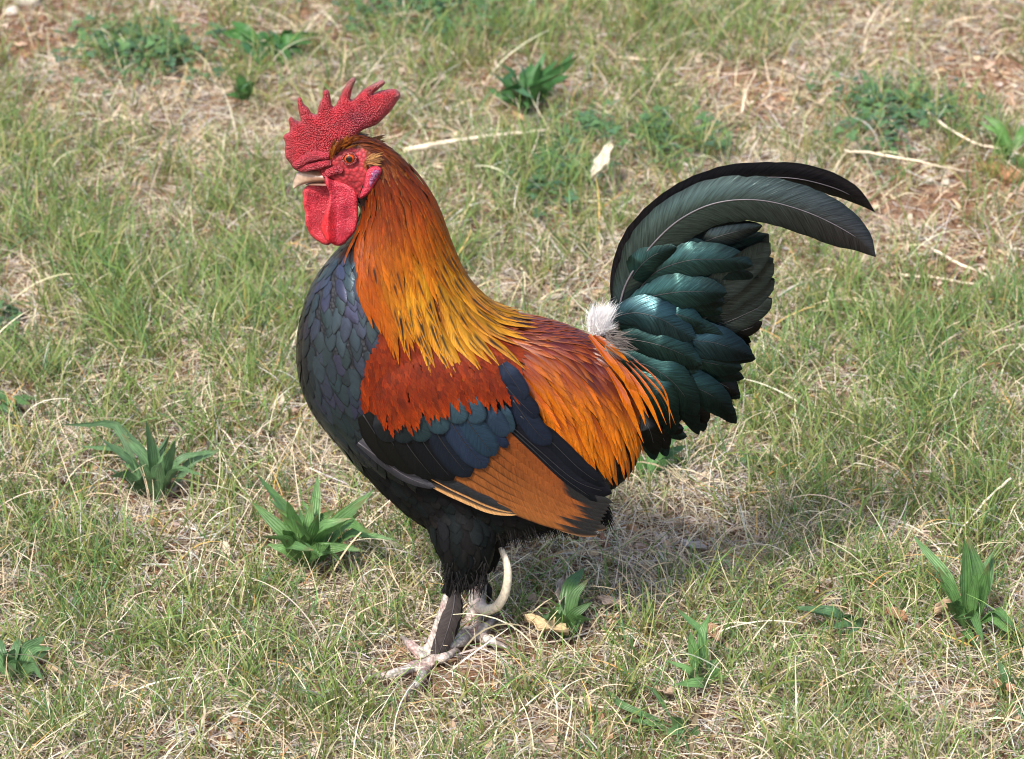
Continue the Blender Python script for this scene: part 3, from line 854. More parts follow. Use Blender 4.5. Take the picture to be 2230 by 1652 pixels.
# thighs (near, far)
limb([(1000, 1070, -.004), (1006, 1125, -.013), (1014, 1190, -.024), (1012, 1235, -.026), (995, 1268, -.028)], [.026, .031, .028, .021, .012])
limb([(1040, 1030, .018), (1050, 1080, .020), (1054, 1140, .024), (1052, 1200, .028), (1048, 1238, .030)], [.034, .033, .026, .018, .011])
# shanks
NY, FY = -0.030, 0.034
limb([(993, 1258, -.029), (975, 1320, NY), (948, 1390, NY), (930, 1440, NY)], [.0078, .0070, .0062, .0070])
limb([(1048, 1230, .031), (1040, 1290, FY), (1034, 1340, FY), (1028, 1378, FY)], [.0082, .0080, .0078, .0092])
def toe(u0, v0, y, pts, r0, r1):
    P = [tuple(at(u0, v0, y))]
    for (u, v) in pts:
        P.append(tuple(ground(u, v, 0.012)))
    P = catmull(P, 14)
    tt = np.linspace(0, 1, 14)
    R = (r0 + (r1 - r0) * tt) * (1 + 0.10 * np.sin(tt * 19))
    V, F = tube(P, R, 10)
    addm(V, F)
    return P
toes = []
toes.append(toe(930, 1440, NY, [(872, 1463), (822, 1473)], .0066, .0040))
toes.append(toe(930, 1436, NY, [(903, 1412), (886, 1398)], .0060, .0042))
toes.append(toe(932, 1446, NY, [(918, 1474), (898, 1498)], .0060, .0040))
toes.append(toe(932, 1438, NY, [(960, 1434), (982, 1424)], .0062, .0040))
toes.append(toe(1028, 1378, FY, [(1060, 1392), (1084, 1404)], .0066, .0042))
toes.append(toe(1028, 1380, FY, [(1000, 1398), (975, 1408)], .0072, .0045))
toes.append(toe(1028, 1376, FY, [(995, 1378), (972, 1372)], .0064, .0045))
toes.append(toe(1030, 1372, FY, [(1052, 1366), (1068, 1358)], .0058, .0040))

tmp = bpy.data.meshes.new("tmp_body")
tmp.from_pydata([tuple(v) for v in bV], [], bF)
tmp_o = bpy.data.objects.new("tmp_body", tmp)
COL.objects.link(tmp_o)
rm = tmp_o.modifiers.new("r", 'REMESH'); rm.mode = 'VOXEL'; rm.voxel_size = 0.0021
smo_ = tmp_o.modifiers.new("s", 'SMOOTH'); smo_.iterations = 6; smo_.factor = 0.5
dg = bpy.context.evaluated_depsgraph_get()
ev = tmp_o.evaluated_get(dg)
bm_ = bpy.data.meshes.new_from_object(ev)
bpy.data.objects.remove(tmp_o)
nv = len(bm_.vertices)
BV = np.zeros(nv * 3); bm_.vertices.foreach_get("co", BV); BV = BV.reshape(-1, 3)
BFc = [tuple(p.vertices) for p in bm_.polygons]
bpy.data.meshes.remove(bm_)
bvh = BVHTree.FromPolygons([tuple(v) for v in BV], BFc)

# ---- picture regions of the bird (2230 px frame)
def K1(x, y): return (580.4 + x * .2589, 146.6 + y * .2589)
def K3(x, y): return (1008 + x * .2959, 611 + y * .2959)
def K4(x, y): return (1252.6 + x * .4068, 342.2 + y * .4068)
def K5(x, y): return (763.75 + x * .274, 916.5 + y * .274)
FACE = [K1(*p) for p in [(440, 980), (470, 860), (540, 790), (610, 715), (690, 672), (780, 672), (830, 700), (835, 760), (815, 830), (850, 870), (820, 1000), (785, 1105), (740, 1060), (690, 1010), (560, 980)]]
HEAD = [(690, 340), (735, 290), (780, 270), (860, 290), (900, 345), (850, 370), (812, 372), (790, 330), (740, 310), (712, 350)]
HACK = [(700, 345), (730, 285), (800, 270), (870, 290), (925, 350), (970, 410), (1010, 480), (1035, 540), (1065, 600), (1110, 650), (1060, 676), (1010, 712), (955, 722), (895, 690), (845, 660), (812, 642), (788, 600), (776, 548), (788, 495), (792, 440), (800, 400), (770, 345)]
SHOU = [(840, 680), (1050, 680), (1105, 750), (1118, 832), (1078, 850), (1015, 842), (950, 864), (880, 892), (795, 902), (785, 850), (798, 790), (820, 745)]
SADD = [(1050, 672), (1115, 655), (1200, 670), (1320, 715), (1360, 780), (1385, 850), (1390, 905), (1330, 965), (1255, 952), (1185, 892), (1128, 822), (1092, 762), (1060, 718)]
WING = [(795, 900), (880, 895), (950, 872), (1015, 845), (1075, 862), (1118, 832), (1110, 765), (1150, 820), (1205, 890), (1265, 950), (1330, 990), (1345, 1100), (1310, 1165), (1200, 1140), (1060, 1090), (940, 1055), (860, 1005), (800, 955)]
def region(u, v, z):
    if z < 0.072 and v > 1262: return 'leg'
    if u > 1283 and v < 722: return 'tail_root'
    if in_poly(u, v, FACE): return 'face'
    if u < 720 and v < 420: return 'face'
    if in_poly(u, v, HEAD): return 'head'
    if in_poly(u, v, HACK): return 'hackle'
    if in_poly(u, v, SHOU): return 'shoulder'
    if in_poly(u, v, SADD): return 'saddle'
    if in_poly(u, v, WING): return 'wing'
    if v < 430 and u < 775: return 'face'
    if v < 300 or (v < 560 and u > 860): return 'hackle'
    if v < 690 and u > 1000: return 'saddle'
    if v > 1180 and u > 900: return 'thigh'
    if u > 1290: return 'rump'
    if v < 560 - 0: return 'throat'
    if v - 0.35 * (u - 650) < 950 and u < 880: return 'breast'
    return 'belly'

def hparam(u, v): return min(1.0, max(0.0, math.hypot(u - 775, v - 300) / 400))

bc = np.zeros((nv, 3))
RB = {'tail_root': (0.05, 0.045, 0.042), 'leg': (0.62, 0.42, 0.36), 'face': (0.42, 0.035, 0.045), 'head': (0.16, 0.035, 0.008), 'hackle': (0.22, 0.06, 0.008), 'shoulder': (0.20, 0.03, 0.006), 'saddle': (0.22, 0.05, 0.008),
      'wing': (0.03, 0.03, 0.035), 'thigh': (0.012, 0.012, 0.013), 'rump': (0.012, 0.014, 0.014), 'throat': (0.03, 0.02, 0.02), 'breast': (0.025, 0.027, 0.033), 'belly': (0.013, 0.013, 0.014)}
pu, pv = proj_np(np.c_[BV[:, 0], -np.abs(BV[:, 1]), BV[:, 2]])
leg_zone = (BV[:, 2] < 0.070) 
for i in range(nv):
    r_ = 'leg' if leg_zone[i] else region(pu[i], pv[i], BV[i, 2])
    c_ = RB[r_]
    if r_ == 'leg':
        q = noise.noise(Vector(BV[i] * 90)) * .5 + .5
        c_ = mix3((0.68, 0.61, 0.55), (0.58, 0.36, 0.33), sm(q, .45, .85))
    bc[i] = c_
body = part('body', BV, BFc, M['body'], cols=bc)

# ---- feathers
def feather_geo(P, N, Wl, Wr, colf, camber=0.25, seed=0.0, ridge=0.0, cols5=(-1, -.6, 0, .6, 1), rag=0.06, rng=random):
    P = np.asarray(P); N = np.asarray(N); n = len(P)
    T = np.gradient(P, axis=0); T /= np.linalg.norm(T, axis=1, keepdims=True) + 1e-12
    S = np.cross(T, N); S /= np.linalg.norm(S, axis=1, keepdims=True) + 1e-12
    Nn = np.cross(S, T)
    arc = np.r_[0, np.cumsum(np.linalg.norm(np.diff(P, axis=0), axis=1))]
    V, C, U, F = [], [], [], []
    m = len(cols5)
    for i in range(n):
        t = i / (n - 1)
        jl = 1 - rag * rng.random() - (.07 if rng.random() < .04 else 0); jr = 1 - rag * rng.random() - (.07 if rng.random() < .04 else 0)
        for c in cols5:
            w = (Wl[i] * jl if c < 0 else Wr[i] * jr)
            x = c * w
            # barbs slant towards the tip at the edge
            p = P[i] + S[i] * x - Nn[i] * camber * abs(c) ** 1.7 * w
            V.append(p); C.append(colf(t, c)); U.append((x * 1000, arc[i] * 1000, seed))
    for i in range(n - 1):
        for j in range(m - 1):
            F.append((i * m + j, (i + 1) * m + j, (i + 1) * m + j + 1, i * m + j + 1))
    return V, F, C, U

def wprof(kind, t):
    if kind == 'pointed':
        return min(1, 0.45 + 0.55 * (t / .35)) * max(0.0, 1 - max(0, (t - .35) / .65) ** 1.9) if t < 1 else 0.03
    if kind == 'round':
        return min(1, 0.5 + 0.5 * t / .3) * (1.0 if t < .62 else math.sqrt(max(0.0016, 1 - ((t - .62) / .38) ** 2.2)))
    if kind == 'scale':
        return min(1, 0.6 + 0.4 * t / .3) * (1.0 if t < .45 else max(.03, 1 - ((t - .45) / .55) ** 1.8))
    if kind == 'oval':
        return min(1, 0.4 + 0.6 * t / .35) * (1.0 if t < .45 else max(.004, (1 - ((t - .45) / .55) ** 2.3)) ** .62)
    if kind == 'sick2':
        return min(1, 0.3 + 0.7 * t / .2) * (1.0 if t < .74 else max(.02, 1 - ((t - .74) / .26) ** 2.6))
    if kind == 'sickle':
        return min(1, 0.25 + 0.75 * t / .22) * (1.0 if t < .7 else max(.02, 1 - ((t - .7) / .3) ** 2.3))
    return 1.0

FLOW = [(730, 318, .6, -.8), (700, 345, .5, -.8), (780, 285, 1, .05), (850, 315, .8, .6), (900, 380, .55, .85), (840, 390, .3, 1), (800, 420, .05, 1),
        (820, 500, .02, 1), (900, 480, .2, 1), (960, 480, .42, .9), (1000, 570, .5, .86), (1060, 650, .75, .65), (900, 620, .15, 1), (780, 600, .12, 1), (790, 680, .4, .95), (980, 690, .32, .95), (880, 700, .33, .95), (1050, 690, .45, .9),
        (770, 540, .45, .9), (752, 560, .55, .85), (748, 605, .55, .85), (765, 640, .5, .9), (700, 600, -.12, 1), (660, 700, -.1, 1), (720, 720, 0, 1), (648, 820, .15, 1), (720, 880, .4, .92), (700, 950, .5, .85), (780, 1000, .6, .8), (760, 780, .15, 1),
        (850, 1080, .6, .8), (950, 1130, .6, .8), (1000, 1180, .2, 1), (1050, 1240, 0, 1), (1150, 1120, .8, .5), (980, 1230, .1, 1), (900, 1150, .5, .85),
        (850, 800, .3, 1), (950, 850, .35, .95), (1050, 850, .5, .86), (1090, 810, .5, .86), (830, 880, .2, 1),
        (1130, 690, 1, .22), (1200, 715, .95, .3), (1270, 735, .9, .4), (1150, 780, .75, .65), (1230, 830, .58, .82), (1300, 800, .68, .72), (1370, 850, .5, .87), (1280, 950, .32, .95), (1340, 1000, .2, 1), (1390, 930, .35, .93), (1180, 880, .5, .86),
        (1380, 1000, .3, 1), (1330, 1060, .5, .9)]
FA = np.array(FLOW)
def flow(u, v):
    d2 = (FA[:, 0] - u) ** 2 + (FA[:, 1] - v) ** 2 + 30.0
    w = 1 / d2 ** 1.5
    d = (FA[:, 2:] * w[:, None]).sum(0)
    d /= np.linalg.norm(d)
    return Vector((d[0], 0, -d[1] / CP)).normalized()

def surf_feather(p0, L, hw, kind, off, lift, colf, n=8, camber=.25, rag=.08, turn=0.0, droop=0.0, ncol=(-1, -.6, 0, .6, 1)):
    """feather that follows the body surface from p0 along the flow"""
    P, N = [], []
    p = Vector(p0)
    ds = L / (n - 1)
    sgn = -1 if p.y <= 0 else 1
    free = False
    T = None
    for i in range(n):
        t = i / (n - 1)
        if not free:
            loc, nor, idx, dist = bvh.find_nearest(p)
            if i > 0 and dist > max(0.9 * ds, 0.004): free = True
            else: p = loc
        if free:
            nor = N[-1]
        P.append(p + nor * (off + lift * L * t)); N.append(nor)
        if not free:
            u, v = proj(Vector((p.x, -abs(p.y), p.z)))
            d = flow(u, v)
            if turn: d = (d + Vector((-d.z, 0, d.x)) * turn).normalized()
            T = d - nor * d.dot(nor)
            if T.length < 1e-4: T = Vector((0, 0, -1))
            T.normalize()
        else:
            T = (T + Vector((0, 0, -droop))).normalized()
        p = p + T * ds
    P = np.array([tuple(q) for q in P]); N = np.array([tuple(q) for q in N])
    if len(P) > 4:
        for _ in range(2):
            P[1:-1] = (P[:-2] + 2 * P[1:-1] + P[2:]) / 4; N[1:-1] = (N[:-2] + 2 * N[1:-1] + N[2:]) / 4
    W = np.array([hw * wprof(kind, i / (n - 1)) for i in range(n)])
    return feather_geo(P, N, W, W, colf, camber, random.random(), rag=rag, cols5=ncol)

far_acc = {}
def acc(key, g, mat):
    a = far_acc.setdefault(key, [[], [], [], [], mat])
    b = len(a[0])
    a[0].extend(g[0]); a[1].extend([tuple(i + b for i in f) for f in g[1]]); a[2].extend(g[2]); a[3].extend(g[3])

# colours by place
def jit(c, a=.12):
    k_ = random.uniform(1 - a, 1 + a)
    return tuple(min(1, max(0, x * k_ * random.uniform(1 - a * .3, 1 + a * .3))) for x in c)
def ramp3(stops, x):
    for (a, ca), (b, cb) in zip(stops[:-1], stops[1:]):
        if x <= b: return mix3(ca, cb, min(1, max(0, (x - a) / (b - a))))
    return stops[-1][1]
def hackle_col(u, v):
    h = hparam(u, v)
    c = ramp3([(0, (0.065, 0.010, 0.002)), (.2, (0.105, 0.014, 0.0015)), (.42, (0.20, 0.031, 0.0015)), (.60, (0.34, 0.085, 0.003)), (.78, (0.45, 0.185, 0.009)), (1, (0.43, 0.185, 0.011))], h)
    fr = sm((v - 500) * 0.35 + 800 - u, -40, 35)          # front border of the cape stays red
    fr *= sm(h, .3, .5)
    c = mix3(c, (0.30, 0.050, 0.002), fr * .9)
    return jit(c, .26), h, fr

def c_hackle(u, v):
    c, h, fr = hackle_col(u, v)
    dark = random.random() < (0.85 * sm(h, .5, .8)) and fr < .6
    wide = random.uniform(.16, .42); t0 = random.uniform(.45, .65)
    tipc = mix3(c, (0.5, 0.16, 0.01), .35)
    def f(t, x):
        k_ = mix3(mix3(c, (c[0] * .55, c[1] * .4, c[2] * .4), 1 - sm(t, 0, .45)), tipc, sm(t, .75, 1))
        if dark and h > .5 and abs(x) < .3 and t0 < t < .97: return mix3(k_, (0.018, 0.011, 0.008), .98 if abs(x) < .1 else min(1, wide * 2.6) * (1 - sm(t, .75, .97)))
        return k_
    return f
def c_saddle(u, v):
    up = 1 - sm(v - 0.42 * (u - 1110) + random.gauss(0, 14), 708, 788)
    c = mix3((0.52, 0.130, 0.003), (0.115, 0.017, 0.010), up)
    low = sm(v, 920, 1040)
    c = jit(mix3(c, (0.38, 0.066, 0.002), low), .24)
    edge = mix3(c, (0.42, 0.10, 0.006), .5 * up)
    def f(t, x):
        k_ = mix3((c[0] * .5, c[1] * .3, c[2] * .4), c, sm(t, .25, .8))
        return mix3(k_, edge, max(sm(abs(x), .6, 1), sm(t, .8, 1)))
    return f
def c_shoulder(u, v):
    c = jit(random.choice([(0.225, 0.025, 0.002), (0.27, 0.035, 0.003), (0.19, 0.024, 0.003)]), .18)
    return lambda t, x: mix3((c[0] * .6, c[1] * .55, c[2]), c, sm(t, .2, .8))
def c_breast(u, v):
    if v < 545:
        c0 = jit((0.03, 0.022, 0.02), .3)
        return lambda t, x: c0
    lowk = sm(v - .35 * (u - 640), 800, 980)
    fr = sm(u, 650, 700)
    a = random.choice([(0.048, 0.062, 0.094), (0.046, 0.072, 0.088), (0.052, 0.058, 0.098), (0.040, 0.060, 0.072)])
    c = mix3(mix3((0.02, 0.021, 0.026), a, fr), (0.026, 0.030, 0.033), lowk)
    c = jit(c, .15)
    rim = (0.011, 0.0115, 0.014)
    return lambda t, x: mix3(c, rim, max(sm(abs(x), .62, 1), sm(t, .86, 1)) * .72)
def c_belly(u, v):
    c = jit(random.choice([(0.009, 0.0095, 0.0105), (0.007, 0.0095, 0.0098), (0.0105, 0.010, 0.010)]), .2)
    if v > 1150: c = tuple(x * .7 for x in c)
    return lambda t, x: mix3(c, (c[0] * .45, c[1] * .45, c[2] * .45), sm(abs(x), .55, 1))
def c_head(u, v):
    c = jit(random.choice([(0.10, 0.020, 0.003), (0.07, 0.013, 0.003), (0.15, 0.034, 0.005)]), .2)
    return lambda t, x: c

# seeds over the body surface
tri = []
for f in BFc:
    if len(f) == 4: tri.append((f[0], f[1], f[2])); tri.append((f[0], f[2], f[3]))
    else: tri.append(f[:3])
tri = np.array(tri)
e1 = BV[tri[:, 1]] - BV[tri[:, 0]]; e2 = BV[tri[:, 2]] - BV[tri[:, 0]]
area = np.linalg.norm(np.cross(e1, e2), axis=1)
NS = 42000
ti = RS.choice(len(tri), NS, p=area / area.sum())
r1, r2 = RS.rand(NS, 1), RS.rand(NS, 1)
fl = (r1 + r2) > 1
r1 = np.where(fl, 1 - r1, r1); r2 = np.where(fl, 1 - r2, r2)
SPt = BV[tri[ti, 0]] + e1[ti] * r1 + e2[ti] * r2
su, sv = proj_np(np.c_[SPt[:, 0], -np.abs(SPt[:, 1]), SPt[:, 2]])
cell = {}
chosen = []
def spacing(rg, u, v):
    if rg == 'head': return 5.0
    if rg == 'hackle': return 7.5 + 10.0 * hparam(u, v)
    if rg == 'saddle': return 11.5 + 3.5 * sm(v, 720, 900)
    if rg == 'shoulder': return 8.0
    if rg == 'breast': return 22.0
    if rg == 'throat': return 10.0
    if rg == 'belly': return 21.0
    if rg == 'thigh': return 14.0
    if rg == 'rump': return 17.0
    return None
GS = 0.010
for i in range(NS):
    p = SPt[i]
    if p[2] < 0.072: continue
    rg = region(su[i], sv[i], p[2])
    s_ = spacing(rg, su[i], sv[i])
    if s_ is None: continue
    s_ *= PX * (1.35 if p[1] > .025 else 1)
    key = (int(p[0] // GS), int(p[1] // GS), int(p[2] // GS))
    ok = True
    for a in (-1, 0, 1):
        for b in (-1, 0, 1):
            for c in (-1, 0, 1):
                for q in cell.get((key[0] + a, key[1] + b, key[2] + c), ()):
                    if (q[0] - p[0]) ** 2 + (q[1] - p[1]) ** 2 + (q[2] - p[2]) ** 2 < s_ * s_:
                        ok = False; break
                if not ok: break
            if not ok: break
        if not ok: break
    if not ok: continue
    cell.setdefault(key, []).append(p)
    chosen.append((rg, p, su[i], sv[i]))

limits = {}
chosen.sort(key=lambda c: c[1][1])         # nearest to the camera side first
for rg, p, u, v in chosen:
    near = p[1] < 0.012
    if rg == 'head':
        g = surf_feather(p, random.uniform(22, 34) * PX, 3.4 * PX, 'pointed', .0004, .10, c_head(u, v), n=6, camber=.2, rag=.2); mat = M['hackle']; nm = 'head_feather'
    elif rg == 'hackle':
        h = hparam(u, v)
        L = lerp(58, 144, sm(h, .1, .95)) * random.uniform(.85, 1.12)
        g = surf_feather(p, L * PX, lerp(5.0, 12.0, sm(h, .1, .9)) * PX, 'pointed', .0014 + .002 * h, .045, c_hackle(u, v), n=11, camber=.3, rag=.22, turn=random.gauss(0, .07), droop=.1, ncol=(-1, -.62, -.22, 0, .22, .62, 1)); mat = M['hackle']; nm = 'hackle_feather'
    elif rg == 'saddle':
        k_ = sm(v - 0.3 * (u - 1110), 690, 800)
        L = lerp(52, 128, k_) * random.uniform(.85, 1.12)
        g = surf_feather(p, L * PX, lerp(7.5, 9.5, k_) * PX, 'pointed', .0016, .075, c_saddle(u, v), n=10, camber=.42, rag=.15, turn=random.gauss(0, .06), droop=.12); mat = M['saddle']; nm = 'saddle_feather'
    elif rg == 'shoulder':
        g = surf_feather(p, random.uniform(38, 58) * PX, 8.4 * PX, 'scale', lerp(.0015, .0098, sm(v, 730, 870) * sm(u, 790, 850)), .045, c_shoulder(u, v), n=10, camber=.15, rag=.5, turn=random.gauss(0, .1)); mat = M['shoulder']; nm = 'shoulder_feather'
    elif rg in ('breast', 'throat'):
        s_ = .6 if rg == 'throat' else lerp(.8, 1.15, sm(v, 600, 900))
        g = surf_feather(p, random.uniform(48, 72) * s_ * PX, random.uniform(15, 24) * s_ * PX, 'scale', .0008, .035, c_breast(u, v), n=10, camber=.15, rag=.2, turn=random.gauss(0, .14)); mat = M['breast']; nm = 'breast_feather'
    elif rg == 'belly':
        g = surf_feather(p, random.uniform(52, 66) * PX, 19 * PX, 'round', .0008, .05, c_belly(u, v), n=8, camber=.2, rag=.15, turn=random.gauss(0, .08)); mat = M['belly']; nm = 'belly_feather'
    elif rg == 'thigh':
        g = surf_feather(p, random.uniform(34, 48) * PX, 11 * PX, 'round', .0008, .05, c_belly(u, v), n=7, camber=.2, rag=.4, turn=random.gauss(0, .1)); mat = M['belly']; nm = 'thigh_feather'
    else:
        g = surf_feather(p, random.uniform(48, 66) * PX, 13 * PX, 'round', .0008, .08, c_belly(u, v), n=7, camber=.2, rag=.4, droop=.05); mat = M['belly']; nm = 'rump_feather'
    if near and limits.get(nm, 0) < 290:
        limits[nm] = limits.get(nm, 0) + 1
        part(nm, g[0], g[1], mat, cols=g[2], fuv=g[3])
    else:
        acc(nm.split('_')[0] + '_plumage', g, mat)

# ---- placed feathers: polyline in picture units at given depths
def flat_feather(pts, hwl, hwr, ys, kind, colf, n=22, camber=.25, roll=0.0, rag=.05, yfun=None, dens=(-1, -.7, -.35, 0, .35, .7, 1)):
    C = catmull(pts, n)
    P = []
    for i in range(n):
        t = i / (n - 1)
        y = (yfun(C[i, 0], C[i, 1], t) if yfun else float(np.interp(t, np.linspace(0, 1, len(ys)), ys)))
        P.append(tuple(at(C[i, 0], C[i, 1], y)))
    P = np.array(P)
    T = np.gradient(P, axis=0); T /= np.linalg.norm(T, axis=1, keepdims=True)
    N0 = np.array((0, -1.0, 0))
    N = []
    for i in range(n):
        a = roll if not callable(roll) else roll(i / (n - 1))
        nn = N0 - T[i] * (T[i] @ N0); nn /= np.linalg.norm(nn)
        b = np.cross(T[i], nn)
        N.append(nn * math.cos(a) + b * math.sin(a))
    W = np.array([wprof(kind, i / (n - 1)) for i in range(n)]) * PX
    return feather_geo(P, N, W * hwl, W * hwr, colf, camber, random.random(), rag=rag, cols5=dens), P, np.array(N)

SHAFT = simple_mat('feather_shaft', (0.10, 0.09, 0.10), .4, .5, 100, .2)
SHAFT_D = simple_mat('dark_shaft', (0.025, 0.024, 0.026), .4, .4, 100, .2)
SHAFT_B = simple_mat('wing_shaft', (0.16, 0.07, 0.03), .45, .5, 100, .2)
def place(name, g3, mat, shaft=None, r=.0006, t1=.92, mirror=True):
    g, P, N = g3
    o = part(name, g[0], g[1], mat, cols=g[2], fuv=g[3])
    if shaft:
        m_ = max(4, int(len(P) * t1))
        V, F = tube(P[:m_] + N[:m_] * r * .55, np.linspace(r, r * .3, m_), 6)
        part('shaft', V, F, shaft, parent=o)
    if mirror:
        V = np.array([tuple(v) for v in g[0]]); V[:, 1] *= -1
        acc('far_' + name.split('_')[0] + '_plumage', (V.tolist(), [tuple(reversed(f)) for f in g[1]], g[2], g[3]), mat)
    return o

def c_tail(base, tip=None, dark=.35):
    b = jit(base, .1); tp = tip or tuple(x * dark for x in b)
    return lambda t, x: mix3(mix3(b, tp, sm(t, .4, .95)), tuple(q * .3 for q in b), sm(abs(x), .6, 1) * .75)
TEAL = (0.030, 0.084, 0.080); TEALB = (0.029, 0.072, 0.085); GREY = (0.044, 0.062, 0.061); BLK = (0.010, 0.011, 0.011); DGREEN = (0.022, 0.062, 0.056)
def k4(L): return [K4(*p) for p in L]
s4 = .4068
# straight main tail feathers
for i, (pts, hw, y, c) in enumerate([
        ([(420, 900), (700, 700), (900, 530), (1035, 410)], 95, .010, GREY), ([(430, 930), (720, 770), (920, 640), (1060, 540)], 92, .006, GREY),
        ([(440, 960), (740, 830), (930, 730), (1066, 650)], 88, .002, GREY), ([(450, 990), (760, 900), (930, 830), (1055, 765)], 80, -.002, GREY), ([(460, 1000), (760, 950), (900, 925), (1002, 885)], 55, -.001, BLK)]):
    place('tail_feather', flat_feather(k4(pts), hw * s4, hw * s4, (y + .0, y), 'round', c_tail(c, dark=.8), camber=.12, roll=-.1), M['tail'], SHAFT_D, .0005)
# sickles
g3 = flat_feather(k4([(215, 770), (245, 610), (345, 430), (520, 255), (740, 145), (960, 108), (1180, 112), (1380, 160), (1510, 222), (1603, 292)]), 84 * s4, 78 * s4, (.012, .022, .030), 'sick2', c_tail((0.026, 0.025, 0.028), dark=1.0), n=44, camber=.3, roll=.25, rag=.07)
tag(place('sickle_feather', g3, M['tail'], SHAFT, .0008, mirror=False), 'far black sickle feather')
g3 = flat_feather(k4([(235, 800), (280, 660), (400, 482), (560, 332), (760, 242), (1000, 230), (1260, 300), (1500, 425), (1608, 532)]), 126 * s4, 130 * s4, (-.006, -.012, -.022), 'sick2', c_tail((0.060, 0.098, 0.090), (0.040, 0.042, 0.044)), n=48, camber=.22, roll=-.10, rag=.05)
tag(place('sickle_feather', g3, M['tail'], SHAFT, .0009, mirror=False), 'broad near sickle feather with green sheen')
# coverts
for pts, hw, y, c, dk in [
        ([(500, 560), (700, 450), (850, 400), (1000, 368)], 60, -.004, GREY, .6),
        ([(250, 760), (320, 620), (410, 530), (540, 480)], 66, -.016, DGREEN, .5),
        ([(330, 720), (430, 615), (590, 555), (750, 545), (880, 560), (950, 578)], 84, -.020, TEAL, .3),
        ([(300, 775), (420, 742), (560, 720), (700, 718), (812, 724)], 86, -.026, TEAL, .25),
        ([(400, 820), (500, 830), (600, 858), (684, 888)], 58, -.028, TEAL, .5),
        ([(640, 1150), (760, 1200), (875, 1268)], 62, -.008, BLK, 1), ([(700, 1090), (850, 1050), (945, 1062)], 58, -.012, BLK, 1),
        ([(330, 1040), (580, 1075), (780, 1112), (895, 1132)], 82, -.016, DGREEN, .2),
        ([(330, 1020), (540, 985), (720, 988), (860, 1030), (952, 1062)], 92, -.022, TEALB, .15),
        ([(360, 700), (520, 640), (700, 620), (880, 640)], 66, -.014, GREY, .5), ([(350, 800), (520, 800), (680, 810), (790, 830)], 62, -.018, DGREEN, .4), ([(300, 900), (480, 900), (640, 920), (800, 970)], 66, -.020, DGREEN, .5), ([(260, 700), (400, 560), (560, 490), (720, 470)], 60, -.010, DGREEN, .5), ([(280, 1130), (440, 1220), (580, 1330), (640, 1440)], 66, -.034, DGREEN, .3),
        ([(190, 860), (320, 832), (450, 862), (560, 925), (642, 968)], 88, -.034, TEALB, .6),
        ([(460, 1250), (600, 1320), (680, 1390), (705, 1425)], 72, -.022, BLK, 1), ([(300, 1120), (540, 1190), (740, 1280), (838, 1375)], 86, -.026, DGREEN, .2),
        ([(270, 1030), (420, 1060), (540, 1110), (655, 1150)], 54, -.031, TEAL, .6),
        ([(215, 965), (380, 988), (520, 1030), (676, 1108)], 76, -.037, DGREEN, .8),
        ([(400, 1300), (470, 1400), (540, 1450), (582, 1452)], 52, -.018, BLK, 1), ([(400, 1380), (460, 1480), (497, 1562)], 48, -.024, BLK, 1),
        ([(320, 1330), (395, 1450), (432, 1592)], 62, -.030, BLK, 1),
        ([(240, 1080), (400, 1120), (540, 1220), (652, 1382)], 92, -.041, DGREEN, .3),
        ([(300, 1150), (410, 1230), (480, 1330), (507, 1438)], 80, -.046, DGREEN, .25)]:
    rl_ = random.uniform(-.28, -.18) if c in (TEAL, TEALB) else random.uniform(-.2, 0)
    yy = y * .75
    place('tail_covert', flat_feather(k4(pts), hw * 1.14 * s4, hw * 1.14 * s4, (yy + .012, yy, yy + .002), 'oval', c_tail(c, dark=dk * .7), n=36, camber=.26, roll=rl_, rag=.05), M['tail'], SHAFT_D, .0005, t1=.8)
    # a feather showing from under it
    d0 = (random.uniform(-14, 20), random.uniform(14, 44))
    q_ = [(p[0] + d0[0] * (.4 + .3 * i), p[1] + d0[1] * (.5 + .25 * i)) for i, p in enumerate(pts)]
    place('tail_covert', flat_feather(k4(q_), hw * .95 * s4, hw * .95 * s4, (yy + .014, yy + .004, yy + .005), 'oval', c_tail(mix3(c, DGREEN, .6), dark=dk * .5), n=30, camber=.12, roll=rl_ * .6, rag=.06), M['tail'], None, mirror=False)

# wing: coverts and flight feathers over the wing surface
s5 = .274
def wfe(name, pts, hw, lay, colf, mat, kind='round', camber=.12, shaft=None, n=20, rag=.04, hwr=None, mirror=True):
    pts = [K5(*p) for p in pts]
    yf = lambda u, v, t: yw(u, v) + .0030 + (.0016 * (1 - sm(t, 0, .4)) if lay > 7 else 0) - lay * .00032 - .0014 * t
    return place(name, flat_feather(pts, (hw) * s5, (hwr or hw) * s5, None, kind, colf, n=n, camber=camber, yfun=yf, rag=rag), mat, shaft, .0005, mirror=mirror)
BROWN = (0.30, 0.105, 0.028)
def c_sec(i):
    b = jit(mix3((0.19, 0.048, 0.010), (0.24, 0.078, 0.018), i / 9), .08)
    tb = random.uniform(.70, .82) - .14 * (1 - min(1, i / 3))
    def f(t, x):
        e = tb + (.10 * x)
        k_ = mix3(b, (0.012, 0.012, 0.013), sm(t, e, e + .06))
        if x > .8: k_ = mix3(k_, (0.03, 0.014, 0.008), .8)  # thin dark lower edge paints the shade where secondaries overlap
        return k_
    return f
NSEC = 10
for i in range(NSEC - 1, -1, -1):
    s_ = i / (NSEC - 1)
    L2 = lambda a, b: (lerp(a[0], b[0], s_), lerp(a[1], b[1], s_))
    wfe('secondary_feather', [L2((1160, 40), (720, 450)), L2((1470, 300), (1140, 630)), L2((1790, 560), (1560, 790)), L2((2085, 650), (1945, 898))], 58, 2.6 - .22 * i, c_sec(i), M['wing'], shaft=None, camber=.10, n=26)
INDIGO = (0.035, 0.055, 0.095)
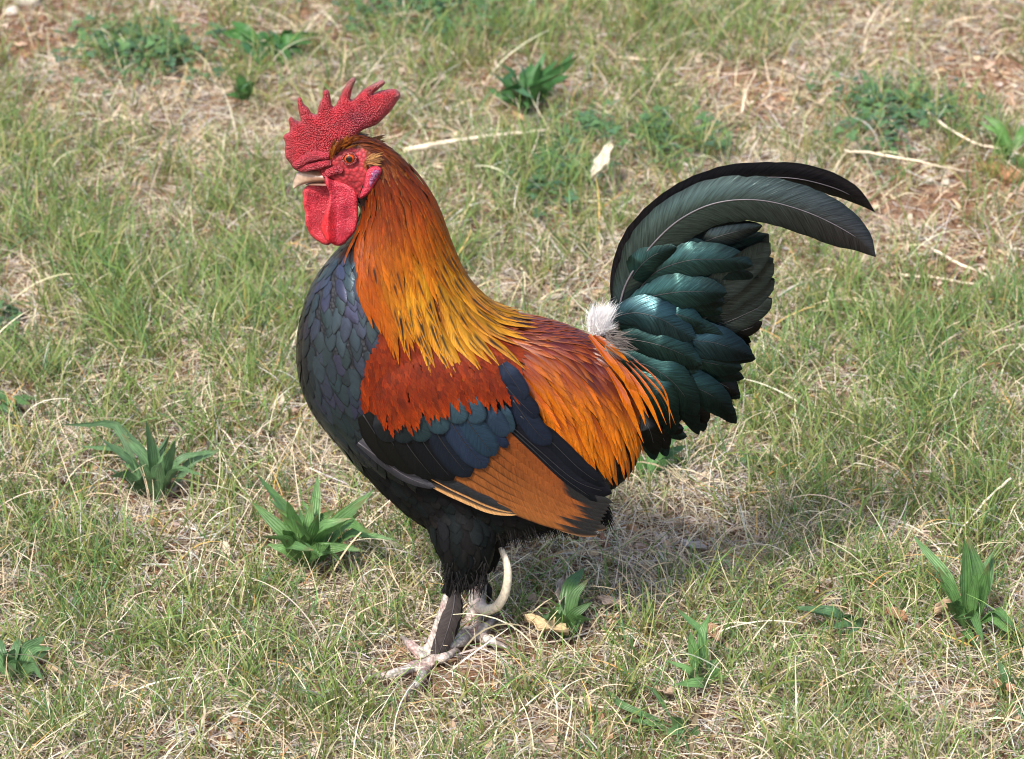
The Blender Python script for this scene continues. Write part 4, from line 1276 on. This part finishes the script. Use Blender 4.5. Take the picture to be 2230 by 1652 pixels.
def c_blue(c, dk=.6, tipc=None):
    b = jit(c, .12)
    return lambda t, x: mix3(mix3(b, tuple(q * dk for q in b), sm(t, .5, 1)), tipc or tuple(q * .45 for q in b), sm(max(abs(x), t * .98), .86, 1) * .7)
for pts, hw, lay in [([(1300, 60), (1530, 260), (1800, 480), (2075, 575)], 105, 3.2), ([(1220, 20), (1420, 200), (1680, 440), (1960, 640)], 62, 2.9), ([(1350, -40), (1600, 170), (1820, 380), (2020, 520)], 85, 3.5)]:
    wfe('tertial_feather', pts, hw, lay, c_blue((0.012, 0.015, 0.025), .5), M['blue'], camber=.14, n=24, shaft=SHAFT_D)
# primaries below
wfe('primary_feather', [(1560, 800), (1700, 850), (1830, 885), (1965, 902)], 40, .4, lambda t, x: mix3((0.02, 0.016, 0.014), (0.30, 0.15, 0.07), sm(x, .55, .95) * .9), M['wing'])
wfe('primary_feather', [(1600, 760), (1750, 810), (1900, 840), (2035, 850)], 42, .8, lambda t, x: mix3((0.02, 0.016, 0.014), (0.28, 0.14, 0.06), sm(x, .6, .95) * .9), M['wing'])
wfe('primary_feather', [(600, 490), (850, 600), (1100, 705), (1320, 745)], 34, 1.4, lambda t, x: mix3((0.025, 0.02, 0.018), (0.62, 0.33, 0.13), sm(x, -.1, .25)), M['wing'])
wfe('primary_feather', [(640, 450), (880, 560), (1100, 660), (1290, 725)], 34, 1.9, lambda t, x: mix3((0.018, 0.017, 0.018), (0.55, 0.27, 0.10), sm(x, .35, .6)), M['wing'])
wfe('primary_feather', [(620, 430), (820, 510), (1000, 590), (1180, 670)], 40, 2.2, lambda t, x: (0.016, 0.017, 0.02), M['wing'])
# slate feathers at the wing bend
wfe('primary_covert', [(60, 170), (250, 310), (450, 445), (672, 530)], 52, 2.2, lambda t, x: mix3((0.048, 0.047, 0.057), (0.022, 0.022, 0.026), sm(x, .1, .5)), M['wing'], shaft=SHAFT)
wfe('primary_covert', [(90, 140), (250, 245), (400, 350), (560, 440)], 44, 3.0, lambda t, x: mix3((0.07, 0.07, 0.08), (0.03, 0.03, 0.034), sm(t, .5, 1)), M['wing'])
# greater coverts
GC = [((400, 350), BLK), ((530, 415), BLK), ((670, 460), (0.012, 0.013, 0.016)), ((815, 470), (0.012, 0.014, 0.021)), ((950, 442), (0.018, 0.027, 0.046)), ((1075, 372), (0.034, 0.060, 0.115)), ((1150, 275), (0.038, 0.080, 0.14))]
for j, ((tx, ty), c) in enumerate(GC):
    wfe('greater_covert', [(tx - 300, ty - 400), (tx - 190, ty - 230), (tx - 80, ty - 90), (tx, ty)], 112, 4.2 + .35 * j, c_blue(c, .8), M['blue'], camber=.08, n=20, shaft=SHAFT_D)
MC = [((330, 165), (0.016, 0.019, 0.022)), ((455, 175), (0.02, 0.03, 0.034)), ((590, 165), (0.03, 0.058, 0.07)), ((735, 105), (0.044, 0.094, 0.12)), ((1025, 22), (0.044, 0.094, 0.135)), ((880, 22), (0.046, 0.098, 0.135))]
for j, ((tx, ty), c) in enumerate(MC):
    wfe('median_covert', [(tx - 100, ty - 225), (tx - 65, ty - 140), (tx - 28, ty - 62), (tx, ty)], 92, 7.2 + .3 * j, c_blue(c, .85, (0.012, 0.018, 0.026)), M['blue'], camber=.07, n=18)
wfe('median_covert', [(1140, 60), (1170, 110), (1205, 165), (1245, 212)], 44, 6.0, c_blue((0.026, 0.042, 0.095)), M['blue'], n=12)
wfe('median_covert', [(1090, -110), (1130, -40), (1180, 40), (1240, 122)], 80, 7.4, c_blue((0.03, 0.055, 0.10), .9), M['blue'], camber=.08, n=18)
wfe('median_covert', [(1210, -120), (1240, -50), (1262, 20), (1282, 92)], 44, 8.0, c_blue((0.03, 0.066, 0.10), .9), M['blue'], camber=.08, n=18)
def q35(p):
    u, v = K3(*p); return ((u - 763.75) / .274, (v - 916.5) / .274)
for pts, hw, lay in [([(370, 880), (470, 1020), (560, 1130), (645, 1205)], 95, 5.4), ([(320, 780), (400, 870), (480, 950), (548, 1005)], 95, 6.4), ([(290, 610), (350, 700), (410, 790), (455, 875)], 80, 7.4)]:
    wfe('median_covert', [q35(p) for p in pts], hw, lay, c_blue((0.018, 0.028, 0.055), .85), M['blue'], camber=.09, n=18, shaft=SHAFT_D)

# ---- white down at the tail root, fluff at the ankles and vent
def down(name, base, tips_fn, n, col, w, mat=M['down']):
    V, F, C, U = [], [], [], []
    for q in range(n):
        b, t, m_ = tips_fn()
        P = catmull([b, m_, t], 5)
        s_ = np.cross(P[-1] - P[0], np.array((random.gauss(0, .3), -1, random.gauss(0, .3)))); s_ /= np.linalg.norm(s_) + 1e-9
        k0 = len(V)
        cc = jit(col, .08); sd = random.random()
        for i in range(5):
            ww = w * (1 - .85 * (i / 4) ** 1.3)
            V += [tuple(P[i] - s_ * ww), tuple(P[i] + s_ * ww)]; C += [cc, cc]; U += [(0, i, sd), (1, i, sd)]
        for i in range(4):
            F.append((k0 + 2 * i, k0 + 2 * i + 1, k0 + 2 * i + 3, k0 + 2 * i + 2))
    o = part(name, V, F, mat, cols=C, fuv=U)
    return tag(o, kind='stuff')
def K6(x, y): return ((2000 + x / 4.72) * .611, (950 + y / 4.72) * .611)
def white_tip():
    j = random.random()
    bu, bv = K6(random.gauss(610, 60), random.gauss(1085, 30))
    if j < .58: tu, tv = K6(random.gauss(550, 85), random.gauss(700, 130))
    elif j < .88: tu, tv = K6(random.gauss(870, 100), random.gauss(590, 100))
    else: tu, tv = K6(random.gauss(930, 90), random.gauss(980, 70))
    q = random.uniform(.35, .95)
    tu, tv = lerp(bu, tu, q), lerp(bv, tv, q)
    ku, kv = K6(640, 1100)
    bu, bv, tu, tv = lerp(ku, bu, .9), lerp(kv, bv, .9), lerp(ku, tu, .92), lerp(kv, tv, .92)
    y = -.028 + random.gauss(0, .007)
    b = np.array(at(bu, bv, y)); t = np.array(at(tu, tv, y - .004 + random.gauss(0, .008)))
    m_ = (b + t) / 2 + np.array((random.gauss(-.001, .002), random.gauss(0, .003), random.gauss(.002, .002)))
    return b, t, m_
tag(down('white_down', None, white_tip, 2600, (0.90, 0.88, 0.88), .00020), 'white downy tuft at the root of the tail')
def ankle_tip():
    a = random.uniform(0, 6.283)
    b = np.array(at(random.uniform(968, 1060), random.triangular(1190, 1266, 1262), -.030)) + np.array((0, math.sin(a) * .014, 0))
    t = b + np.array((random.gauss(-.001, .003), math.sin(a) * .004, -random.uniform(.003, .014)))
    return b, t, (b + t) / 2 + np.array((0, math.sin(a) * .002, 0))
down('leg_fluff', None, ankle_tip, 420, (0.009, 0.0085, 0.0085), .0006)
def vent_tip():
    u = random.uniform(1080, 1320); vb = 1165 - (u - 1080) * .18
    b = np.array(at(u, vb - random.uniform(5, 40), random.uniform(-.035, .035)))
    t = b + np.array((random.uniform(.002, .010), random.gauss(0, .003), -random.uniform(.010, .022)))
    return b, t, (b + t) / 2
down('vent_fluff', None, vent_tip, 1100, (0.011, 0.010, 0.010), .0005)
def grey_tip():
    u, v = K6(random.uniform(700, 1000), random.uniform(1080, 1420))
    y = -.044 + random.gauss(0, .003)
    b = np.array(at(u, v, y)); t = np.array(at(u + random.uniform(15, 45), v + random.uniform(-12, 30), y - .003))
    return b, t, (b + t) / 2
down('grey_down', None, grey_tip, 110, (0.16, 0.14, 0.13), .0004)

# feathers on the near shank
for pts, hw, y, c in [([(992, 1284), (986, 1330), (970, 1385), (948, 1442)], 22, NY - .012, (0.055, 0.046, 0.044)), ([(984, 1306), (970, 1350), (955, 1400), (938, 1450)], 13, NY - .010, (0.05, 0.042, 0.04)),
                      ([(994, 1290), (998, 1320), (992, 1360), (975, 1405)], 12, NY - .006, (0.03, 0.027, 0.027)), ([(955, 1405), (945, 1440), (935, 1460), (918, 1478)], 11, NY - .010, (0.05, 0.045, 0.045)),
                      ([(965, 1410), (960, 1440), (950, 1465), (940, 1485)], 12, NY - .009, (0.04, 0.036, 0.037)), ([(1062, 1270), (1066, 1290), (1064, 1312)], 7, FY, (0.02, 0.018, 0.018))]:
    place('leg_feather', flat_feather(pts, hw, hw, (y + .004, y, y), 'round', (lambda c: lambda t, x: mix3(c, (0.10, 0.085, 0.08), sm(t, 0, .3) * 0 + .12 * (abs(x) > .8)))(c), camber=.35, rag=.2, n=20), M['belly'], SHAFT if hw > 15 else None, .0005, mirror=False)

for pts, hw in [([(960, 400), (1050, 460), (1140, 530), (1225, 602)], 9), ([(930, 400), (1060, 560), (1170, 700), (1255, 842)], 9), ([(1040, 500), (1180, 680), (1290, 860), (1370, 1010)], 9), ([(1100, 600), (1220, 760), (1300, 920), (1345, 1070)], 9),
                ([(1150, 600), (1290, 780), (1390, 950), (1466, 1125)], 7), ([(1200, 600), (1310, 720), (1420, 880), (1500, 1060)], 3.2), ([(1230, 590), (1360, 720), (1480, 860), (1566, 1062)], 2.6), ([(1260, 580), (1400, 700), (1500, 850), (1528, 1085)], 2.4), ([(1060, 640), (1160, 800), (1250, 1000), (1330, 1195)], 9)]:
    cs_ = c_saddle(1330, 900)
    y = -.050
    place('saddle_feather', flat_feather([K3(*p) for p in pts], hw, hw, (y + .012, y, y + .003), 'pointed', cs_, camber=.4, rag=.15, n=18), M['saddle'], mirror=False)
# ear tuft
for q in range(22):
    a = K1(random.uniform(835, 900), random.uniform(760, 825)); d = (random.uniform(18, 32), random.uniform(-14, 3))
    y = -.0185 - random.uniform(0, .002)
    place('ear_feather', flat_feather([a, (a[0] + d[0] * .5, a[1] + d[1] * .6), (a[0] + d[0], a[1] + d[1])], 2.6, 2.6, (y, y - .0015, y - .001), 'pointed', (lambda c: lambda t, x: c)(jit((0.32, 0.16, 0.06), .25)), n=6, dens=(-1, 0, 1), rag=.3), M['shoulder'])

for q in range(40):
    f = random.random()
    a = K1(lerp(535, 660, f) + random.gauss(0, 12), lerp(745, 640, f) + random.gauss(0, 12))
    L_ = random.uniform(26, 46); an = lerp(-1.15, -.45, f) + random.gauss(0, .15)
    dx, dy = math.cos(an) * L_, math.sin(an) * L_
    y = -.0125 - .003 * f - random.uniform(0, .002)
    place('crest_feather', flat_feather([a, (a[0] + dx * .5, a[1] + dy * .55), (a[0] + dx, a[1] + dy * .95)], 2.6, 2.6, (y, y - .002, y + .003), 'pointed', (lambda c: lambda t, x: c)(jit(random.choice([(0.16, 0.040, 0.005), (0.10, 0.020, 0.004), (0.22, 0.065, 0.010)]), .2)), n=7, dens=(-1, 0, 1), rag=.3), M['hackle'])

# ---- comb
COMB = [(265, 872), (225, 848), (195, 800), (165, 762), (155, 690), (160, 640), (140, 582), (165, 562), (188, 552), (195, 500), (184, 440), (208, 418), (235, 446), (278, 464), (288, 440), (268, 350), (262, 268), (288, 254), (310, 310), (355, 350), (375, 386), (408, 404), (425, 392), (440, 320), (474, 250), (474, 208), (515, 190), (535, 232), (546, 310), (560, 335), (580, 325), (625, 230), (665, 150), (700, 102), (740, 88), (752, 106), (735, 145), (715, 205), (706, 278), (735, 268), (790, 212), (850, 168), (930, 128), (985, 110), (998, 134), (960, 168), (912, 205), (890, 232), (925, 214), (975, 198), (1040, 190), (1078, 186), (1120, 215), (1125, 250), (1104, 278), (1070, 330), (1040, 372), (1000, 410), (940, 470), (880, 500), (830, 515), (790, 540), (740, 600), (650, 650), (570, 720), (530, 780), (525, 850), (480, 880), (400, 868), (330, 866)]
comb_poly = smooth_poly([K1(*p) for p in COMB], 170)
def comb_y(u, v):
    b = sm(v, 220, 330)
    return .0015 * math.sin(u * .045) * (1 - b) + .002 * sm(u, 800, 870) - .001
V, F, UV = inflate(comb_poly, comb_y, .0062, 24, 3.2, jitter=.00035, seedn=3)
def combcol(u, v, d):
    nz = noise.noise(Vector((u * .02, v * .02, 1.0))) * .5 + .5
    c = mix3((0.55, 0.022, 0.036), (0.38, 0.010, 0.022), nz)
    if d < 9: c = mix3(c, (0.50, 0.06, 0.075), .4)
    tipk = max(sm(198 - v, 0, 14) * (1 if u > 750 else .35), sm(u, 858, 870) * .8)
    c = mix3(c, (0.36, 0.20, 0.17), tipk * .6)
    mag = math.exp(-((u - 780) / 40) ** 2 - ((v - 262) / 28) ** 2)
    return mix3(c, (0.24, 0.012, 0.035), mag * .7)
comb = part('comb', V, F, M['comb'], cols=[combcol(*q) for q in UV])
tag(comb, 'red serrated single comb with pebbly skin')
# lumps of the comb base above the beak, and the wrinkled brow
def blob_ridge(name, pts, rads, y, col, mat, bumpy=.12, n=22, seg=12):
    P = catmull([tuple(at(u, v, y_)) for (u, v), y_ in zip([K1(*p) for p in pts], y)], n)
    R = np.interp(np.linspace(0, 1, n), np.linspace(0, 1, len(rads)), rads)
    V, F = tube(P, R, seg)
    V = np.array(V)
    for i in range(len(V)):
        V[i] += (V[i] - P[i // seg]) * bumpy * 2 * noise.noise(Vector(V[i] * 420))
    return part(name, V, F, mat, cols=[jit(col, .1) for _ in V])
RED = (0.44, 0.028, 0.048)
blob_ridge('brow_fold', [(240, 830), (330, 770), (430, 740), (530, 745)], [.0035, .0042, .004, .003], [-.006, -.008, -.010, -.011], RED, M['comb'])
blob_ridge('brow_fold', [(280, 860), (370, 835), (460, 815), (545, 800)], [.0025, .0035, .0034, .0025], [-.006, -.009, -.011, -.012], RED, M['comb'])
blob_ridge('brow_fold', [(400, 690), (450, 740), (500, 780)], [.0022, .003, .002], [-.007, -.009, -.010], RED, M['comb'])
blob_ridge('cheek_fold', [(480, 915), (540, 880), (600, 860), (640, 880)], [.0025, .0038, .0038, .002], [-.011, -.012, -.014, -.016], RED, M['comb'])

# ---- wattles
def wave(u, v): return .0006 * math.sin(u * .09 + v * .03) + .0003 * math.sin(v * .11 + u * .05)
FW = [(500, 935), (400, 962), (340, 995), (303, 1040), (310, 1100), (304, 1140), (325, 1220), (325, 1290), (345, 1360), (380, 1420), (430, 1460), (480, 1488), (530, 1490), (570, 1430), (600, 1290), (600, 1000), (560, 930)]
V, F, UV = inflate(smooth_poly([K1(*p) for p in FW], 70), lambda u, v: .006 + wave(u, v) - .004 * sm(680 - u, 0, 25), .0030, 11, 3.2, jitter=.00022, seedn=5)
wc = lambda u, v, d: jit(mix3((0.62, 0.045, 0.060), (0.50, 0.030, 0.050), sm(d, 0, 16)), .05)
tag(part('wattle', V, F, M['wattle'], cols=[wc(*q) for q in UV]), 'far red wattle below the beak')
NW = [(500, 918), (545, 945), (620, 962), (690, 985), (740, 1020), (765, 1080), (770, 1200), (766, 1300), (742, 1380), (690, 1442), (645, 1490), (590, 1500), (545, 1480), (510, 1462), (485, 1420), (452, 1350), (470, 1285), (500, 1215), (522, 1130), (528, 1060), (500, 985), (485, 945)]
def nw_y(u, v):
    gu, gv = K1(590, 0)[0], 0
    front = math.exp(-((u - K1(510, 0)[0]) / 9.0) ** 2)
    groove = math.exp(-((u - gu) / 5.0) ** 2) * sm(v, 400, 440)
    return -.012 + wave(u, v) - .0045 * front + .0012 * groove - .002 * sm(u, 755, 780)
V, F, UV = inflate(smooth_poly([K1(*p) for p in NW], 90), nw_y, .0030, 10, 3.0, jitter=.00022, seedn=6)
def nwc(u, v, d):
    inner = sm(K1(575, 0)[0] - u, -7, 8) * sm(v, 430, 475)  # brighter red paints light showing through the thin front fold
    return jit(mix3(mix3((0.55, 0.035, 0.055), (0.43, 0.022, 0.045), sm(d, 0, 14)), (0.72, 0.020, 0.028), inner * .8), .05)
tag(part('wattle', V, F, M['wattle'], cols=[nwc(*q) for q in UV]), 'near red wattle with a folded front edge')

# ---- earlobes
EL = [(930, 828), (872, 842), (838, 890), (818, 985), (782, 1088), (805, 1103), (870, 1050), (912, 992), (958, 905), (968, 855)]
EL2 = [(930, 850), (890, 870), (868, 930), (860, 1000), (880, 1000), (920, 940), (955, 880)]
for sg in (1, -1):
    V, F, UV = inflate(smooth_poly([K1(*p) for p in EL], 48), lambda u, v: -.0205, .0032, 9, 3.0, jitter=.0002, seedn=8)
    V = np.array(V); V[:, 1] *= sg
    if sg < 0: F = [tuple(reversed(f)) for f in F]
    e_ = part('earlobe', V, F, M['wattle'], cols=[jit((0.48, 0.03, 0.06), .06) for _ in V])
    V, F, UV = inflate(smooth_poly([K1(*p) for p in EL2], 30), lambda u, v: -.0228, .0020, 6, 3.0, jitter=.0004, seedn=9)
    V = np.array(V); V[:, 1] *= sg
    if sg < 0: F = [tuple(reversed(f)) for f in F]
    part('lobe_centre', V, F, M['wattle'], parent=e_, cols=[mix3((0.22, 0.03, 0.12), (0.62, 0.5, 0.62), max(0, random.gauss(.05, .22))) for _ in V])  # random pale spots paint white glints onto the purple centre

# ---- eyes
IRIS = simple_mat('iris', (0.44, 0.055, 0.006), .3, .3, 900, .35)
PUP = simple_mat('pupil', (0.006, 0.006, 0.007), .05, .8, 50, .1)
LID = M['comb']
def dome(c, r, ymul, sg, a0, a1, n=8, m=28):
    V, F = [], []
    for i in range(n + 1):
        th = a0 + (a1 - a0) * i / n
        for j in range(m):
            ph = 2 * math.pi * j / m
            V.append((c[0] + r * math.sin(th) * math.cos(ph), c[1] - sg * r * ymul * math.cos(th), c[2] + r * math.sin(th) * math.sin(ph)))
    for i in range(n):
        for j in range(m):
            f = (i * m + j, i * m + (j + 1) % m, (i + 1) * m + (j + 1) % m, (i + 1) * m + j)
            F.append(f if sg > 0 else tuple(reversed(f)))
    return V, F
for sg in (1, -1):
    eu, evv = K1(697, 764)
    c = at(eu, evv, -.0175); c = Vector((c.x, c.y * sg, c.z))
    V, F = dome(c, .0043, .55, sg, 0.001, 1.57)
    eye = part('eye', V, F, IRIS)
    c2 = Vector((c.x - .0001, c.y, c.z))
    V, F = dome(c2, .0046, .56, sg, 0.001, .63)
    part('pupil', V, F, PUP, parent=eye)
    P = [(c.x + .0054 * math.cos(a), c.y - sg * .0004, c.z + .0049 * math.sin(a)) for a in np.linspace(0, 2 * math.pi, 30)]
    V, F = tube(P, .0012, 8, cap=False)
    part('eyelid', V, F, LID, parent=eye, cols=[jit((0.34, 0.05, 0.05), .2) for _ in V])

# ---- beak
k = NT('horn')
tc = k.n('ShaderNodeTexCoord'); 
at_ = k.n('ShaderNodeAttribute', attribute_name='Col')
nz = k.n('ShaderNodeTexNoise', ins={'Vector': tc.outputs['Object'], 'Scale': 260.0, 'Detail': 4.0})
mr = k.n('ShaderNodeMapRange', ins={0: nz.outputs[0], 1: .3, 2: .7, 3: .72, 4: 1.2})
k.set(Base_Color=k.mul(at_.outputs['Color'], mr.outputs[0]), Roughness=.32, Specular_IOR_Level=.5)
k.bump(nz.outputs[0], .25, .0006)
M['horn'] = k.m
def beak(top, bot, ws, name, colf, n=20, seg=18):
    A = catmull([tuple(at(*K1(*p), 0)) for p in top], n); B_ = catmull([tuple(at(*K1(*p), 0)) for p in bot], n)
    W = np.interp(np.linspace(0, 1, n), np.linspace(0, 1, len(ws)), ws)
    V, F, C = [], [], []
    for i in range(n):
        c = (A[i] + B_[i]) / 2; e = (A[i] - B_[i]) / 2
        for j in range(seg):
            an = 2 * math.pi * j / seg
            V.append(c + e * math.cos(an) + np.array((0, 1, 0)) * W[i] * math.sin(an) * (1 if math.cos(an) < 0 else .85))
            C.append(colf(i / (n - 1), math.cos(an)))
    for i in range(n - 1):
        for j in range(seg):
            F.append((i * seg + j, (i + 1) * seg + j, (i + 1) * seg + (j + 1) % seg, i * seg + (j + 1) % seg))
    F.append(tuple((n - 1) * seg + j for j in range(seg - 1, -1, -1))); F.append(tuple(range(seg)))
    return V, F, C
V, F, C = beak([(540, 850), (430, 862), (330, 862), (262, 878), (228, 940), (220, 1018)], [(540, 950), (450, 952), (370, 965), (300, 985), (250, 1008), (226, 1022)], [.0095, .0085, .0070, .0052, .0032, .0006], 'beak',
               lambda t, a: mix3(mix3((0.22, 0.11, 0.065), (0.46, 0.35, 0.26), sm(t, .25, .9)), (0.14, 0.11, 0.10), sm(a, .72, .98) * sm(t, .2, .5)))
bk = part('beak', V, F, M['horn'], cols=C)
V, F, C = beak([(540, 945), (450, 952), (380, 966), (330, 982)], [(540, 985), (450, 985), (380, 985), (326, 988)], [.0080, .0065, .0045, .0008], 'lower', lambda t, a: mix3((0.16, 0.05, 0.035), (0.22, 0.12, 0.08), t))
part('lower_mandible', V, F, M['horn'], parent=bk, cols=C)

# ---- spurs and claws
def horn_tube(name, pts, rads, colf, parent=None, n=26):
    P = catmull([tuple(at(u, v, y)) for u, v, y in pts], n)
    R = np.interp(np.linspace(0, 1, n), np.linspace(0, 1, len(rads)), rads)
    V, F = tube(P, R, 14)
    return part(name, V, F, M['horn'], parent, cols=[colf(i // 14 / (n - 1)) for i in range(len(V))])
sp = horn_tube('spur', [(1042, 1310, FY - .004), (1048, 1322, .018), (1062, 1328, .004), (1083, 1319, -.008), (1100, 1290, -.015), (1106, 1252, -.018), (1102, 1222, -.016), (1090, 1192, -.010)], [.0056, .0052, .0047, .0044, .0041, .0038, .0033, .0024], lambda t: mix3((0.78, 0.60, 0.54), (0.80, 0.69, 0.54), sm(t, .05, .3)))
tag(sp, 'long pale curved spur')
for P in toes:
    d = P[-1] - P[-3]; d /= np.linalg.norm(d)
    Q = catmull([P[-1] - d * .003, P[-1] + d * .008 + np.array((0, 0, .0016)), P[-1] + d * .016 - np.array((0, 0, .005))], 8)
    V, F = tube(Q, np.linspace(.0034, .0005, 8), 8)
    part('claw', V, F, M['horn'], cols=[(0.24, 0.20, 0.18)] * len(V))

# ---- joined plumage of the far side
for key, (V, F, C, U, mat) in far_acc.items():
    tag(part(key, V, F, mat, cols=C, fuv=U), kind='stuff')
